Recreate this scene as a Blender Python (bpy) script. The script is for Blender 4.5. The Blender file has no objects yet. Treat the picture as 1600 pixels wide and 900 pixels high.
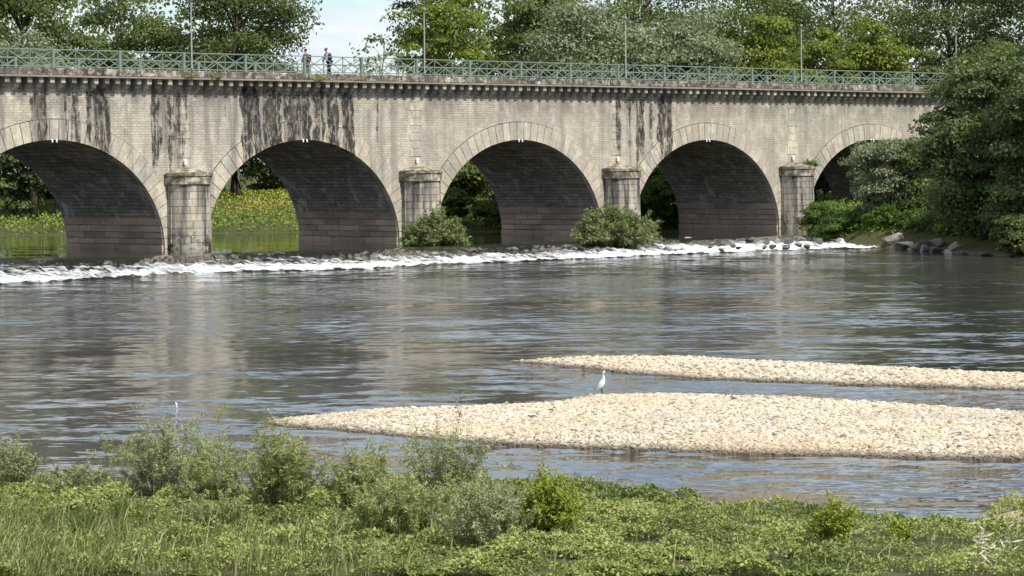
import bpy, bmesh, math, random
import numpy as np
from mathutils import Vector, Matrix, noise as mnoise
random.seed(7)
S = bpy.context.scene
COL = S.collection
R = math.radians

# ------------------------------------------------------------------ camera
F, PITCH, ROLL, H = 4419.2, .0428, .0096, 4.77          # focal length in px of a 1600 px wide frame, eye height above the upper water
X0, Y0, TH = -19.912, 172.546, .7772                    # bridge face at the axis of its first visible pier, direction of the bridge
D, W = 19.2, 10.0                                       # pier spacing, bridge width
LOW = -.6                                               # water level below the weir
cam = bpy.data.cameras.new('camera'); camo = bpy.data.objects.new('camera', cam); COL.objects.link(camo)
cam.sensor_width = 36; cam.lens = 36 * F / 1600; cam.clip_start = .5; cam.clip_end = 6000
cp, sp, cr, sr = math.cos(PITCH), math.sin(PITCH), math.cos(ROLL), math.sin(ROLL)
fw = Vector((0, cp, -sp)); u0 = Vector((0, sp, cp)); r0 = Vector((1, 0, 0))
rt = r0 * cr - u0 * sr; up = r0 * sr + u0 * cr
m = Matrix((rt, up, -fw)).transposed().to_4x4(); m.translation = (0, 0, H); camo.matrix_world = m
S.camera = camo
S.render.resolution_x, S.render.resolution_y = 1024, 576

# ------------------------------------------------------------------ sky, sun, exposure
SUN_EL = R(53); sx, sy = .713, -.701                     # horizontal direction towards the sun
w = bpy.data.worlds.new('World'); S.world = w; w.use_nodes = True
nt = w.node_tree; nt.nodes.clear(); N = nt.nodes.new; L = nt.links.new
out = N('ShaderNodeOutputWorld'); bg = N('ShaderNodeBackground'); sky = N('ShaderNodeTexSky')
sky.sky_type = 'NISHITA'; sky.sun_disc = False; sky.sun_elevation = SUN_EL; sky.sun_rotation = math.atan2(sx, sy)
sky.air_density = 1.0; sky.dust_density = .7; sky.ozone_density = 1.5
tc = N('ShaderNodeTexCoord'); sxyz = N('ShaderNodeSeparateXYZ'); L(tc.outputs['Generated'], sxyz.inputs[0])
zm = N('ShaderNodeMath'); zm.operation = 'MAXIMUM'; L(sxyz.outputs[2], zm.inputs[0]); zm.inputs[1].default_value = 0.
za = N('ShaderNodeMath'); za.operation = 'ADD'; L(zm.outputs[0], za.inputs[0]); za.inputs[1].default_value = .03
dv_ = N('ShaderNodeVectorMath'); dv_.operation = 'DIVIDE'; cz_ = N('ShaderNodeCombineXYZ')
for i_ in range(3): L(za.outputs[0], cz_.inputs[i_])
L(tc.outputs['Generated'], dv_.inputs[0]); L(cz_.outputs[0], dv_.inputs[1])       # direction -> point on a flat cloud layer
mp = N('ShaderNodeMapping'); mp.inputs['Scale'].default_value = (1.5, .42, 0); mp.inputs['Location'].default_value = (.2, .35, 0); L(dv_.outputs[0], mp.inputs[0])
nz = N('ShaderNodeTexNoise'); nz.inputs['Scale'].default_value = .9; nz.inputs['Detail'].default_value = 8; nz.inputs['Roughness'].default_value = .55
rp = N('ShaderNodeValToRGB'); rp.color_ramp.elements[0].position = .40; rp.color_ramp.elements[1].position = .58
mx = N('ShaderNodeMix'); mx.data_type = 'RGBA'
n2 = N('ShaderNodeTexNoise'); n2.inputs['Scale'].default_value = 2.0; n2.inputs['Detail'].default_value = 5
cr2 = N('ShaderNodeValToRGB'); cr2.color_ramp.elements[0].color = (3.7, 4.15, 4.8, 1); cr2.color_ramp.elements[1].color = (4.9, 5.05, 5.2, 1)
cr2.color_ramp.elements[0].position = .3; cr2.color_ramp.elements[1].position = .65
L(mp.outputs[0], nz.inputs['Vector']); L(nz.outputs['Fac'], rp.inputs[0])
L(mp.outputs[0], n2.inputs['Vector']); L(n2.outputs['Fac'], cr2.inputs[0])
hs = N('ShaderNodeHueSaturation'); hs.inputs['Saturation'].default_value = .95; hs.inputs['Value'].default_value = .74; L(sky.outputs[0], hs.inputs['Color'])
L(rp.outputs[0], mx.inputs[0]); bl = N('ShaderNodeMix'); bl.data_type = 'RGBA'; bl.blend_type = 'MULTIPLY'; bl.inputs[0].default_value = 1; bl.inputs[7].default_value = (.91, .975, 1.05, 1); L(hs.outputs[0], bl.inputs[6]); L(bl.outputs[2], mx.inputs[6]); L(cr2.outputs[0], mx.inputs[7])
L(mx.outputs[2], bg.inputs[0]); bg.inputs[1].default_value = .15; L(bg.outputs[0], out.inputs[0])
sun = bpy.data.lights.new('sun', 'SUN'); sun.energy = 4.0; sun.angle = R(.55); sun.color = (1, .955, .88)
suno = bpy.data.objects.new('sun', sun); COL.objects.link(suno)
sd = Vector((sx * math.cos(SUN_EL), sy * math.cos(SUN_EL), math.sin(SUN_EL))); suno.rotation_euler = sd.to_track_quat('Z', 'Y').to_euler()
suno.location = (40, -30, 80)
S.view_settings.view_transform = 'Standard'; S.view_settings.look = 'None'; S.view_settings.exposure = .48; S.view_settings.gamma = 1
S.view_settings.use_curve_mapping = False
S.render.engine = 'CYCLES'

# ------------------------------------------------------------------ pixel helpers (photograph pixel -> point on a known plane)
def ray(u, v):
    a, b = u - 800, 450 - v
    a, b = (a * cr + b * sr) / F, (-a * sr + b * cr) / F
    return a, cp + b * sp, -sp + b * cp
def onz(u, v, z):
    d = ray(u, v); t = (z - H) / d[2]; return d[0] * t, d[1] * t
def aty(u, v, Y):
    d = ray(u, v); t = Y / d[1]; return d[0] * t, Y, H + d[2] * t
cT, sT = math.cos(TH), math.sin(TH)
def face(u, v, o=0.):                                    # pixel -> (x along the bridge, z) on the plane o metres in front of the bridge face
    px, py = X0 + sT * o, Y0 - cT * o
    d = ray(u, v); t = (-px * sT + py * cT) / (-d[0] * sT + d[1] * cT)
    return (d[0] * t - px) * cT + (d[1] * t - py) * sT, H + d[2] * t
def bw(x, y, z=0):                                       # bridge coordinates -> world
    return Vector((X0 + cT * x - sT * y, Y0 + sT * x + cT * y, z))

# ------------------------------------------------------------------ object helpers
def tag(o, label=None, cat=None, group=None, kind=None):
    if label: o['label'] = label
    if cat: o['category'] = cat
    if group: o['group'] = group
    if kind: o['kind'] = kind
    return o
def link(name, me, mat=None, parent=None, loc=None, rz=None):
    o = bpy.data.objects.new(name, me); COL.objects.link(o)
    if mat is not None and me is not None and not me.materials: me.materials.append(mat)
    if parent: o.parent = parent
    if loc is not None: o.location = loc
    if rz is not None: o.rotation_euler = (0, 0, rz)
    return o
def empty(name, loc=(0, 0, 0), rz=0):
    o = link(name, None, loc=loc, rz=rz); o.empty_display_size = .3; return o
def pyd(name, v, f, mat=None, smooth=False):
    me = bpy.data.meshes.new(name); me.from_pydata([tuple(p) for p in v], [], [tuple(q) for q in f]); me.update()
    if mat is not None: me.materials.append(mat)
    if smooth: me.polygons.foreach_set('use_smooth', [True] * len(me.polygons))
    return me
def np_mesh(name, V, Q, mat=None, tint=None, smooth=False):
    V = np.asarray(V, np.float32); Q = np.asarray(Q, np.int32); k = Q.shape[1]
    me = bpy.data.meshes.new(name); me.vertices.add(len(V)); me.vertices.foreach_set('co', V.ravel())
    me.loops.add(Q.size); me.loops.foreach_set('vertex_index', Q.ravel())
    me.polygons.add(len(Q)); me.polygons.foreach_set('loop_start', np.arange(0, Q.size, k, dtype=np.int32))
    me.polygons.foreach_set('loop_total', np.full(len(Q), k, np.int32))
    if smooth: me.polygons.foreach_set('use_smooth', np.ones(len(Q), bool))
    if tint is not None:
        a = me.attributes.new('tint', 'FLOAT', 'POINT'); a.data.foreach_set('value', np.asarray(tint, np.float32))
    me.update(calc_edges=True); me.validate()
    if mat is not None: me.materials.append(mat)
    return me
BOXF = [(0, 3, 2, 1), (4, 5, 6, 7), (0, 1, 5, 4), (1, 2, 6, 5), (2, 3, 7, 6), (3, 0, 4, 7)]
def boxv(x0, x1, y0, y1, z0, z1):
    return [(x0, y0, z0), (x1, y0, z0), (x1, y1, z0), (x0, y1, z0), (x0, y0, z1), (x1, y0, z1), (x1, y1, z1), (x0, y1, z1)]
def boxes(name, lst, mat):
    v, f = [], []
    for b in lst:
        n = len(v); v += boxv(*b); f += [tuple(i + n for i in q) for q in BOXF]
    return pyd(name, v, f, mat)
def bevel(me, amt, seg=1):
    bm = bmesh.new(); bm.from_mesh(me)
    bmesh.ops.bevel(bm, geom=bm.edges[:], offset=amt, segments=seg, affect='EDGES', profile=.6)
    bm.to_mesh(me); bm.free(); me.update(); return me
def tube(pts, rad, n=6, V=None, Fc=None, cap=True):
    V = [] if V is None else V; Fc = [] if Fc is None else Fc
    pts = [Vector(p) for p in pts]; b = len(V)
    for i, p in enumerate(pts):
        t = (pts[min(i + 1, len(pts) - 1)] - pts[max(i - 1, 0)])
        if t.length < 1e-6: t = Vector((0, 0, 1))
        q = t.to_track_quat('Z', 'Y'); r = rad[i] if hasattr(rad, '__len__') else rad
        for k in range(n):
            a = 2 * math.pi * k / n; V.append(tuple(p + q @ Vector((r * math.cos(a), r * math.sin(a), 0))))
    for i in range(len(pts) - 1):
        for k in range(n):
            Fc.append((b + i * n + k, b + i * n + (k + 1) % n, b + (i + 1) * n + (k + 1) % n, b + (i + 1) * n + k))
    if cap:
        Fc.append(tuple(b + k for k in range(n))[::-1]); e = b + (len(pts) - 1) * n; Fc.append(tuple(e + k for k in range(n)))
    return V, Fc
rng = np.random.default_rng(11)
def vnoise(x, y, seed=0):                                # smooth value noise for heights
    xi = np.floor(x).astype(np.int64); yi = np.floor(y).astype(np.int64); fx = x - xi; fy = y - yi
    fx = fx * fx * (3 - 2 * fx); fy = fy * fy * (3 - 2 * fy)
    def h(a, b):
        n = (a * 374761393 + b * 668265263 + seed * 1274126177) & 0x7fffffff
        n = ((n ^ (n >> 13)) * 1274126177) & 0x7fffffff
        return ((n ^ (n >> 16)) & 0xffff) / 65535.
    return (h(xi, yi) * (1 - fx) + h(xi + 1, yi) * fx) * (1 - fy) + (h(xi, yi + 1) * (1 - fx) + h(xi + 1, yi + 1) * fx) * fy
def fbm(x, y, seed=0, o=4):
    s, a, t = 0, 1, 0
    for i in range(o): s = s + a * vnoise(x * 2 ** i, y * 2 ** i, seed + i); t += a; a *= .5
    return s / t

# ------------------------------------------------------------------ materials
class MT:
    def __init__(s, name):
        s.m = bpy.data.materials.new(name); s.m.use_nodes = True; s.t = s.m.node_tree; s.t.nodes.clear()
        s.o = s.n('ShaderNodeOutputMaterial')
    def n(s, ty, **kw):
        q = s.t.nodes.new(ty)
        for k, v in kw.items(): setattr(q, k, v)
        return q
    def l(s, a, b): s.t.links.new(a, b)
    def val(s, sock, v):
        if hasattr(v, 'links') or hasattr(v, 'is_output'): s.l(v, sock)
        else: sock.default_value = v
    def noise(s, vec, scale, detail=3, rough=.5, dist=0, out='Fac'):
        q = s.n('ShaderNodeTexNoise'); q.inputs['Scale'].default_value = scale; q.inputs['Detail'].default_value = detail
        q.inputs['Roughness'].default_value = rough; q.inputs['Distortion'].default_value = dist
        if vec is not None: s.l(vec, q.inputs['Vector'])
        return q.outputs[out]
    def map(s, vec, scale=(1, 1, 1), loc=(0, 0, 0), rot=(0, 0, 0)):
        q = s.n('ShaderNodeMapping'); q.inputs['Scale'].default_value = scale; q.inputs['Location'].default_value = loc; q.inputs['Rotation'].default_value = rot
        s.l(vec, q.inputs[0]); return q.outputs[0]
    def ramp(s, f, st):
        q = s.n('ShaderNodeValToRGB'); e = q.color_ramp.elements
        while len(e) < len(st): e.new(.5)
        for i, (p, c) in enumerate(st):
            e[i].position = p; e[i].color = (c, c, c, 1) if not hasattr(c, '__len__') else (*c, 1)
        s.l(f, q.inputs[0]); return q.outputs[0]
    def mix(s, f, a, b, mode='MIX'):
        q = s.n('ShaderNodeMix'); q.data_type = 'RGBA'; q.blend_type = mode
        for i, v in ((0, f), (6, a), (7, b)):
            if isinstance(v, tuple): v = (*v, 1) if len(v) == 3 else v
            s.val(q.inputs[i], v)
        return q.outputs[2]
    def math(s, op, a, b=0., c=0., clamp=False):
        q = s.n('ShaderNodeMath'); q.operation = op; q.use_clamp = clamp
        for i, v in enumerate((a, b, c)): s.val(q.inputs[i], v)
        return q.outputs[0]
    def pbr(s, col, rough=.8, spec=.3, bump=None, bd=.02, bs=.6, metal=0):
        p = s.n('ShaderNodeBsdfPrincipled')
        s.val(p.inputs['Base Color'], (*col, 1) if isinstance(col, tuple) else col); s.val(p.inputs['Roughness'], rough)
        p.inputs['Specular IOR Level'].default_value = spec; p.inputs['Metallic'].default_value = metal
        if bump is not None:
            b = s.n('ShaderNodeBump'); b.inputs['Distance'].default_value = bd; b.inputs['Strength'].default_value = bs
            s.l(bump, b.inputs['Height']); s.l(b.outputs[0], p.inputs['Normal'])
        s.l(p.outputs[0], s.o.inputs[0]); return p
    def objrand(s): return s.n('ShaderNodeObjectInfo').outputs['Random']
    def pos(s): return s.n('ShaderNodeNewGeometry').outputs['Position']

BR = empty('aqueduct_bridge', (X0, Y0, 0), TH)
tag(BR, 'long pale stone arch aqueduct with dark streaked walls and corbelled cornice spanning the river', 'bridge')

# places on the bridge wall where the joints leak: x interval (from the photograph), strength
STAIN = []
for a, b, s in ((-40, -10, .4), (44, 74, .8), (76, 92, .45), (96, 130, .72), (132, 172, .82), (176, 225, .55), (232, 254, .86), (255, 292, .74), (296, 330, .42), (340, 365, .5), (374, 408, .93), (409, 440, .9), (441, 486, .94),
                (487, 508, .8), (509, 530, .92), (532, 554, .98), (584, 594, .66), (640, 660, .2), (896, 906, .5), (956, 972, .72), (974, 990, .7), (992, 1008, .86), (1012, 1024, .7), (1026, 1050, .92), (1120, 1150, .15), (1233, 1242, .4)):
    STAIN.append((face(a, 165)[0], face(b, 165)[0], s))
def stone(name, kind):
    t = MT(name); tcn = t.n('ShaderNodeTexCoord'); tcn.object = BR; v = tcn.outputs['Object']
    sp_ = t.n('ShaderNodeSeparateXYZ'); t.l(v, sp_.inputs[0]); x, y, z = sp_.outputs
    big = t.noise(v, .35, 4, .55); mid = t.noise(v, 1.7, 4, .6); fine = t.noise(v, 9, 3, .6)
    rnd = t.objrand()
    cream, grey = (.57, .515, .405), (.41, .378, .32)
    col = t.mix(t.ramp(big, [(.3, 0), (.7, 1)]), cream, grey)
    col = t.mix(t.math('MULTIPLY', t.ramp(mid, [(.35, 0), (.75, 1)]), .55), col, (.33, .295, .25))
    col = t.mix(t.ramp(fine, [(.42, 0), (.72, .55)]), col, (.24, .215, .185))
    col = t.mix(t.ramp(t.noise(t.map(v, (1.2, 1, .8), (3, 3, 9)), 1.1, 6, .7), [(.5, 0), (.64, .6)]), col, (.64, .60, .52))
    bump = t.math('ADD', t.math('MULTIPLY', fine, .6), t.math('MULTIPLY', mid, .5))
    if kind in ('wall',):
        cb = t.n('ShaderNodeCombineXYZ'); t.l(t.math('ADD', x, t.math('MULTIPLY', t.noise(v, 2.5, 3), .25)), cb.inputs[0]); t.l(t.math('ADD', z, t.math('MULTIPLY', t.noise(v, 1.5, 3), .09)), cb.inputs[1])
        bk = t.n('ShaderNodeTexBrick'); t.l(cb.outputs[0], bk.inputs['Vector']); bk.inputs['Scale'].default_value = 1
        bk.inputs['Brick Width'].default_value = .40; bk.inputs['Row Height'].default_value = .155; bk.inputs['Mortar Size'].default_value = .015
        bk.inputs['Color1'].default_value = (.86, .86, .87, 1); bk.inputs['Color2'].default_value = (1.07, 1.05, 1.02, 1); bk.inputs['Mortar'].default_value = (.80, .78, .75, 1)
        bk.inputs['Bias'].default_value = .2
        col = t.mix(1., col, bk.outputs['Color'], 'MULTIPLY')
        bump = t.math('SUBTRACT', bump, t.math('MULTIPLY', bk.outputs['Fac'], .8))
    else:
        col = t.mix(1., col, t.ramp(rnd, [(0, (.84, .84, .85)), (.45, (.98, .97, .95)), (1, (1.09, 1.05, .99))]), 'MULTIPLY')
    # weather streaks: dark lime-black runs below the cornice
    def box(a, b, s):
        e = .25
        up_ = t.n('ShaderNodeMapRange'); up_.interpolation_type = 'SMOOTHSTEP'; t.l(xw, up_.inputs[0])
        up_.inputs[1].default_value = a - e; up_.inputs[2].default_value = a + e
        dn = t.n('ShaderNodeMapRange'); dn.interpolation_type = 'SMOOTHSTEP'; t.l(xw, dn.inputs[0])
        dn.inputs[1].default_value = b - e; dn.inputs[2].default_value = b + e; dn.inputs[3].default_value = s; dn.inputs[4].default_value = 0
        return t.math('MULTIPLY', up_.outputs[0], dn.outputs[0])
    if kind in ('wall', 'ring', 'corbel'):
        xw = t.math('ADD', x, t.math('MULTIPLY', t.math('SUBTRACT', t.noise(v, .8, 2), .5), .7))
        dens = None
        for a, b, s in STAIN:
            q = box(a, b, s); dens = q if dens is None else t.math('MAXIMUM', dens, q)
        st = t.noise(t.map(v, (2.6, .5, .16)), 1., 5, .62); st2 = t.noise(t.map(v, (.8, .5, .35), (5, 3, 2)), 1., 4, .6)
        st3 = t.noise(t.map(v, (2.2, 1, 1.5), (1, 4, 6)), 1., 5, .7)
        fld = t.math('ADD', t.math('MULTIPLY', st, .5), t.math('ADD', t.math('MULTIPLY', st2, .25), t.math('MULTIPLY', st3, .25)))
        # fade with height: runs start under the corbels, thin out towards the piers
        fz = t.n('ShaderNodeMapRange'); t.l(z, fz.inputs[0]); fz.inputs[1].default_value = 2.5; fz.inputs[2].default_value = 6.6; fz.inputs[3].default_value = .45; fz.inputs[4].default_value = 1
        fz2 = t.n('ShaderNodeMapRange'); t.l(z, fz2.inputs[0]); fz2.inputs[1].default_value = 9.1; fz2.inputs[2].default_value = 10.1; fz2.inputs[3].default_value = 1; fz2.inputs[4].default_value = .55
        dens = t.math('MULTIPLY', dens, t.math('MULTIPLY', fz.outputs[0], fz2.outputs[0]))
        thr = t.math('SUBTRACT', .76, t.math('MULTIPLY', dens, .42))
        msk = t.math('MULTIPLY', t.math('SUBTRACT', fld, thr), 14., clamp=True)
        brk = t.ramp(t.noise(t.map(v, (3.4, 1, 1.6), (7, 2, 5)), 1., 6, .75), [(.36, .15), (.52, 1)])
        msk = t.math('MULTIPLY', msk, brk)
        pale = t.ramp(t.noise(t.map(v, (4.2, 1, .22), (2, 9, 4)), 1., 4, .6), [(.56, 1), (.66, .2)])
        msk = t.math('MULTIPLY', msk, pale)
        scol = t.mix(t.ramp(t.noise(t.map(v, (1.1, .5, .1), (9, 0, 0)), 1, 3), [(.5, 0), (.66, 1)]), (.020, .020, .021), (.06, .046, .03))
        lft = t.n('ShaderNodeMapRange'); t.l(x, lft.inputs[0]); lft.inputs[1].default_value = face(480, 165)[0]; lft.inputs[2].default_value = face(640, 165)[0]; lft.inputs[3].default_value = .85; lft.inputs[4].default_value = .45
        und = t.n('ShaderNodeMapRange'); t.l(z, und.inputs[0]); und.inputs[1].default_value = 7.6; und.inputs[2].default_value = 9.5; und.inputs[3].default_value = 0; und.inputs[4].default_value = .9
        col = t.mix(t.math('MULTIPLY', und.outputs[0], t.ramp(t.noise(t.map(v, (.9, .5, .5), (6, 1, 8)), 1, 6, .7), [(.42, 0), (.58, 1)])), col, (.13, .12, .105))
        soft = t.math('MULTIPLY', t.ramp(t.noise(t.map(v, (1.6, .5, .09), (2, 7, 1)), 1, 5, .6), [(.46, 0), (.66, 1)]), lft.outputs[0])
        col = t.mix(soft, col, (.17, .155, .14))
        col = t.mix(t.math('MULTIPLY', msk, .95), col, scol)
    if kind == 'pier':
        st = t.noise(t.map(v, (2.2, 2.2, .16)), 1., 5, .6)
        fz = t.n('ShaderNodeMapRange'); t.l(z, fz.inputs[0]); fz.inputs[1].default_value = 1.; fz.inputs[2].default_value = 4.; fz.inputs[3].default_value = .0; fz.inputs[4].default_value = .14
        col = t.mix(t.math('MULTIPLY', t.math('SUBTRACT', t.math('ADD', st, fz.outputs[0]), .52), 5, clamp=True), col, (.085, .08, .078))
        lo = t.n('ShaderNodeMapRange'); t.l(z, lo.inputs[0]); lo.inputs[1].default_value = 1.7; lo.inputs[2].default_value = .2
        col = t.mix(t.math('MULTIPLY', t.math('MULTIPLY', t.math('SUBTRACT', t.noise(v, 1.6, 5, .65), .47), 9, clamp=True), lo.outputs[0]), col, (.05, .045, .04))
    if kind == 'cap':
        col = t.mix(t.ramp(t.noise(v, 2.2, 5, .65), [(.38, 0), (.55, .85)]), col, (.075, .062, .04))
        col = t.mix(t.ramp(t.noise(t.map(v, (1, 1, 1), (4, 4, 4)), 1.8, 5, .65), [(.52, 0), (.66, .8)]), col, (.085, .08, .025))
    if kind == 'coping':
        col = t.mix(t.ramp(t.noise(v, 2.6, 6, .7), [(.4, 0), (.56, 1)]), col, (.06, .05, .04))
        col = t.mix(t.ramp(t.noise(t.map(v, (1, 1, 1), (8, 1, 3)), 1.2, 5, .7), [(.42, 0), (.58, .8)]), col, (.12, .105, .088))
        col = t.mix(t.ramp(t.noise(t.map(v, (1, 1, 1), (1, 9, 3)), .55, 6, .75), [(.6, 0), (.7, .75)]), col, (.14, .085, .02))
    if kind == 'ledge':
        col = t.mix(.6, col, (.12, .105, .09))
    if kind in ('vault', 'vaultlow'):
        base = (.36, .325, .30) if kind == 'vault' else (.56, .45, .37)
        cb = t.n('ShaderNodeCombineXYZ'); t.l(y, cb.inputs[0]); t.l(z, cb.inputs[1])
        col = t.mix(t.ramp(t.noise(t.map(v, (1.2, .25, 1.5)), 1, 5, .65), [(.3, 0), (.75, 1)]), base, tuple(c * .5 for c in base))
        if kind == 'vault':
            bk = t.n('ShaderNodeTexBrick'); t.l(cb.outputs[0], bk.inputs['Vector']); bk.inputs['Scale'].default_value = 1
            bk.inputs['Brick Width'].default_value = .6; bk.inputs['Row Height'].default_value = .22; bk.inputs['Mortar Size'].default_value = .02
            bk.inputs['Color1'].default_value = (.7, .7, .7, 1); bk.inputs['Color2'].default_value = (1.15, 1.12, 1.08, 1); bk.inputs['Mortar'].default_value = (.5, .48, .46, 1)
            col = t.mix(1., col, bk.outputs['Color'], 'MULTIPLY')
            bump = t.math('SUBTRACT', bump, t.math('MULTIPLY', bk.outputs['Fac'], .8))
            cr_ = t.math('MULTIPLY', t.ramp(t.noise(t.map(v, (1.4, 1.1, .35), (0, 0, 7), (.5, 0, 0)), 1, 5, .7), [(.54, 0), (.64, 1)]), .65)
            col = t.mix(cr_, col, (.55, .52, .48))
        else:
            col = t.mix(1., col, t.ramp(rnd, [(0, (.75, .72, .7)), (1, (1.15, 1.1, 1.05))]), 'MULTIPLY')
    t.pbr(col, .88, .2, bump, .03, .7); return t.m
M = {}
for k in ('wall', 'ring', 'corbel', 'pier', 'cap', 'coping', 'ledge', 'vault', 'vaultlow'): M[k] = stone('stone_' + k, k)

def simple(name, col, rough=.6, spec=.3, var=.25, scale=3, metal=0):
    t = MT(name); tcn = t.n('ShaderNodeTexCoord')
    n = t.noise(tcn.outputs['Object'], scale, 4, .6)
    c = t.mix(t.ramp(n, [(.3, 0), (.7, 1)]), tuple(min(1, q * (1 + var)) for q in col), tuple(q * (1 - var) for q in col))
    t.pbr(c, rough, spec, n, .005, .3, metal); return t.m
def leafmat(name, a, b, trans=.36, rough=.5, c=None, inst=False):
    t = MT(name); at = t.n('ShaderNodeAttribute'); at.attribute_name = 'tint'
    if inst: at.attribute_type = 'INSTANCER'
    st = [(0, a), (1, b)] if c is None else [(0, a), (.86, b), (.93, c), (1, c)]
    col = t.ramp(at.outputs['Fac'], st)
    p = t.n('ShaderNodeBsdfPrincipled'); t.l(col, p.inputs['Base Color']); p.inputs['Roughness'].default_value = rough; p.inputs['Specular IOR Level'].default_value = .25
    tr = t.n('ShaderNodeBsdfTranslucent'); t.l(t.mix(.4, col, (.18, .25, .04)), tr.inputs[0])
    ms = t.n('ShaderNodeMixShader'); ms.inputs[0].default_value = trans
    t.l(p.outputs[0], ms.inputs[1]); t.l(tr.outputs[0], ms.inputs[2]); t.l(ms.outputs[0], t.o.inputs[0]); return t.m
M['rail'] = simple('sage_green_paint', (.17, .215, .18), .45, .4, .18, 4)
M['pole'] = simple('grey_lamp_pole_metal', (.19, .20, .19), .5, .4, .15)
M['white'] = simple('white_lamp_plastic', (.85, .84, .8), .4, .4, .04)
M['bark'] = simple('bark', (.075, .06, .046), .9, .1, .45, 2.5)
M['twig'] = simple('twig_brown', (.11, .085, .055), .85, .1, .3, 5)
M['rock'] = simple('dark_wet_rock', (.11, .10, .09), .5, .4, .5, 2.2)
M['rockp'] = simple('pale_dry_rock', (.36, .33, .28), .85, .2, .3, 2.2)
M['rockm'] = simple('grey_rock', (.25, .23, .20), .8, .2, .4, 2.2)
M['deck'] = simple('pale_towpath_gravel', (.33, .30, .25), .9, .2, .2, 2)
G = {'oak': leafmat('leaf_dark_oak', (.04, .06, .016), (.145, .18, .052)),
     'mid': leafmat('leaf_mid_green', (.06, .09, .02), (.19, .235, .065)),
     'lime': leafmat('leaf_lime', (0.097, 0.143, 0.015), (0.242, 0.292, 0.045)),
     'silver': leafmat('leaf_silver', (.085, .11, .046), (.36, .40, .235)),
     'dark': leafmat('leaf_dark_green', (.045, .068, .022), (.18, .23, .082)),  # dark green is the foliage's own colour
     'willow': leafmat('leaf_willow', (.10, .13, .04), (.32, .36, .16)),
     'herb': leafmat('leaf_herb', (.06, .115, .018), (.16, .25, .05)),
     'sap': leafmat('leaf_sapling', (.19, .21, .07), (.50, .53, .22)),
     'sapy': leafmat('leaf_sapling_yellow', (.16, .21, .025), (.46, .50, .08)),
     'sapg': leafmat('leaf_sapling_greyish', (.19, .205, .095), (.50, .515, .28)),
     'mat': leafmat('leaf_reed', (.085, .12, .03), (.33, .38, .12), .25),
     'matc': leafmat('leaf_ground_cover', (.075, .112, .026), (.41, .45, .14), .3, inst=True),
     'grass': leafmat('grass_blade', (.12, .15, .04), (.40, .43, .16), .3, c=(0.420, 0.370, 0.200)),
     'bank': leafmat('far_bank_herbs', (0.094, 0.150, 0.018), (0.265, 0.338, 0.053), .25, c=(.62, .50, .03)),
     'dry': leafmat('dry_pale_leaf', (.36, .33, .22), (.60, .57, .44), .2)}

# ------------------------------------------------------------------ ground (one sheet: banks, river bed, far land)
def interp(x, pts): return np.interp(x, [p[0] for p in pts], [p[1] for p in pts])
SH = [onz(u, v, LOW) for u, v in ((-300, 735), (0, 757), (150, 772), (320, 774), (500, 774), (700, 770), (900, 778), (1100, 792), (1300, 814), (1440, 826), (1510, 826), (1560, 806), (1600, 798), (1750, 780))]
RS = [(100, 46), (130, 35.5), (154, 29.6), (165, 27.4), (167.5, 26.2), (173, 24.9), (180, 24.6), (184, 22.3), (191, 20.2), (196, 20.9), (205, 21.4), (213, 21.4), (219, 16), (224, 13), (232, 6), (400, 0)]
FB = [(-200, 216), (-38, 211.5), (-18, 211.5), (-2.5, 207.8), (5, 213), (11, 217), (12.5, 219.5), (16, 223), (40, 230)]
def ground_z(X, Y):
    X = np.asarray(X, float); Y = np.asarray(Y, float)
    s = interp(X, SH) - Y + (fbm(X * 1.1, Y * .6, 2, 3) - .5) * 1.3
    zf = np.where(s < 0, LOW + s * .12, LOW + .14 * np.minimum(s, 1) + .028 * s + .0022 * np.maximum(0, s - 14) ** 2)
    zf = zf + np.where(s > 0, np.minimum(s, 3) / 3 * .16 * (fbm(X * .45, Y * .45, 3) - .45), 0)
    zf = np.minimum(zf, 3.2)
    s = Y - interp(X, FB)
    zb = np.where(s < 0, s * .12, .12 * np.minimum(s, 1.5) + np.minimum(.075 * s, 2.1) + .25 * (fbm(X * .2, Y * .2, 5) - .5) * np.clip(s / 5, 0, 1))
    s = X - interp(Y, RS)
    base = np.where(Y < 176, LOW + .05, np.clip((Y - 176) / 6, 0, 1) * .65 + LOW + .05)
    zr = np.where(s < 0, base + s * .9, base + .28 * np.minimum(s, 2) + .08 * np.minimum(s, 12) + .2 * (fbm(X * .3, Y * .3, 9) - .5) * np.clip(s, 0, 1))
    return np.maximum(np.maximum(np.maximum(zf, zb), zr), -2.6)
gx = np.unique(np.concatenate([np.linspace(-2500, -120, 14), np.arange(-120, -12, 4.), np.arange(-12, 12, .4), np.arange(12, 45, .5), np.arange(45, 60, 1.), np.arange(60, 160, 8.), np.linspace(160, 2500, 14)]))
gy = np.unique(np.concatenate([np.arange(-80, 26, 3.), np.arange(26, 56, .4), np.arange(56, 150, 6.), np.arange(150, 200, .5), np.arange(200, 260, 1.), np.arange(260, 420, 12.), np.linspace(420, 4200, 16)]))
GX, GY = np.meshgrid(gx, gy); GZ = ground_z(GX, GY); nx, ny = len(gx), len(gy)
idx = np.arange(nx * ny).reshape(ny, nx)
Q = np.stack([idx[:-1, :-1], idx[:-1, 1:], idx[1:, 1:], idx[1:, :-1]], -1).reshape(-1, 4)
t = MT('earth_and_grass'); p_ = t.pos()
c = t.mix(t.ramp(t.noise(p_, .6, 5, .6), [(.35, 0), (.65, 1)]), (.055, .065, .022), (.085, .085, .036))
c = t.mix(t.ramp(t.noise(p_, 2.5, 5, .65), [(.52, 0), (.7, .7)]), c, (.10, .08, .05))
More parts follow.
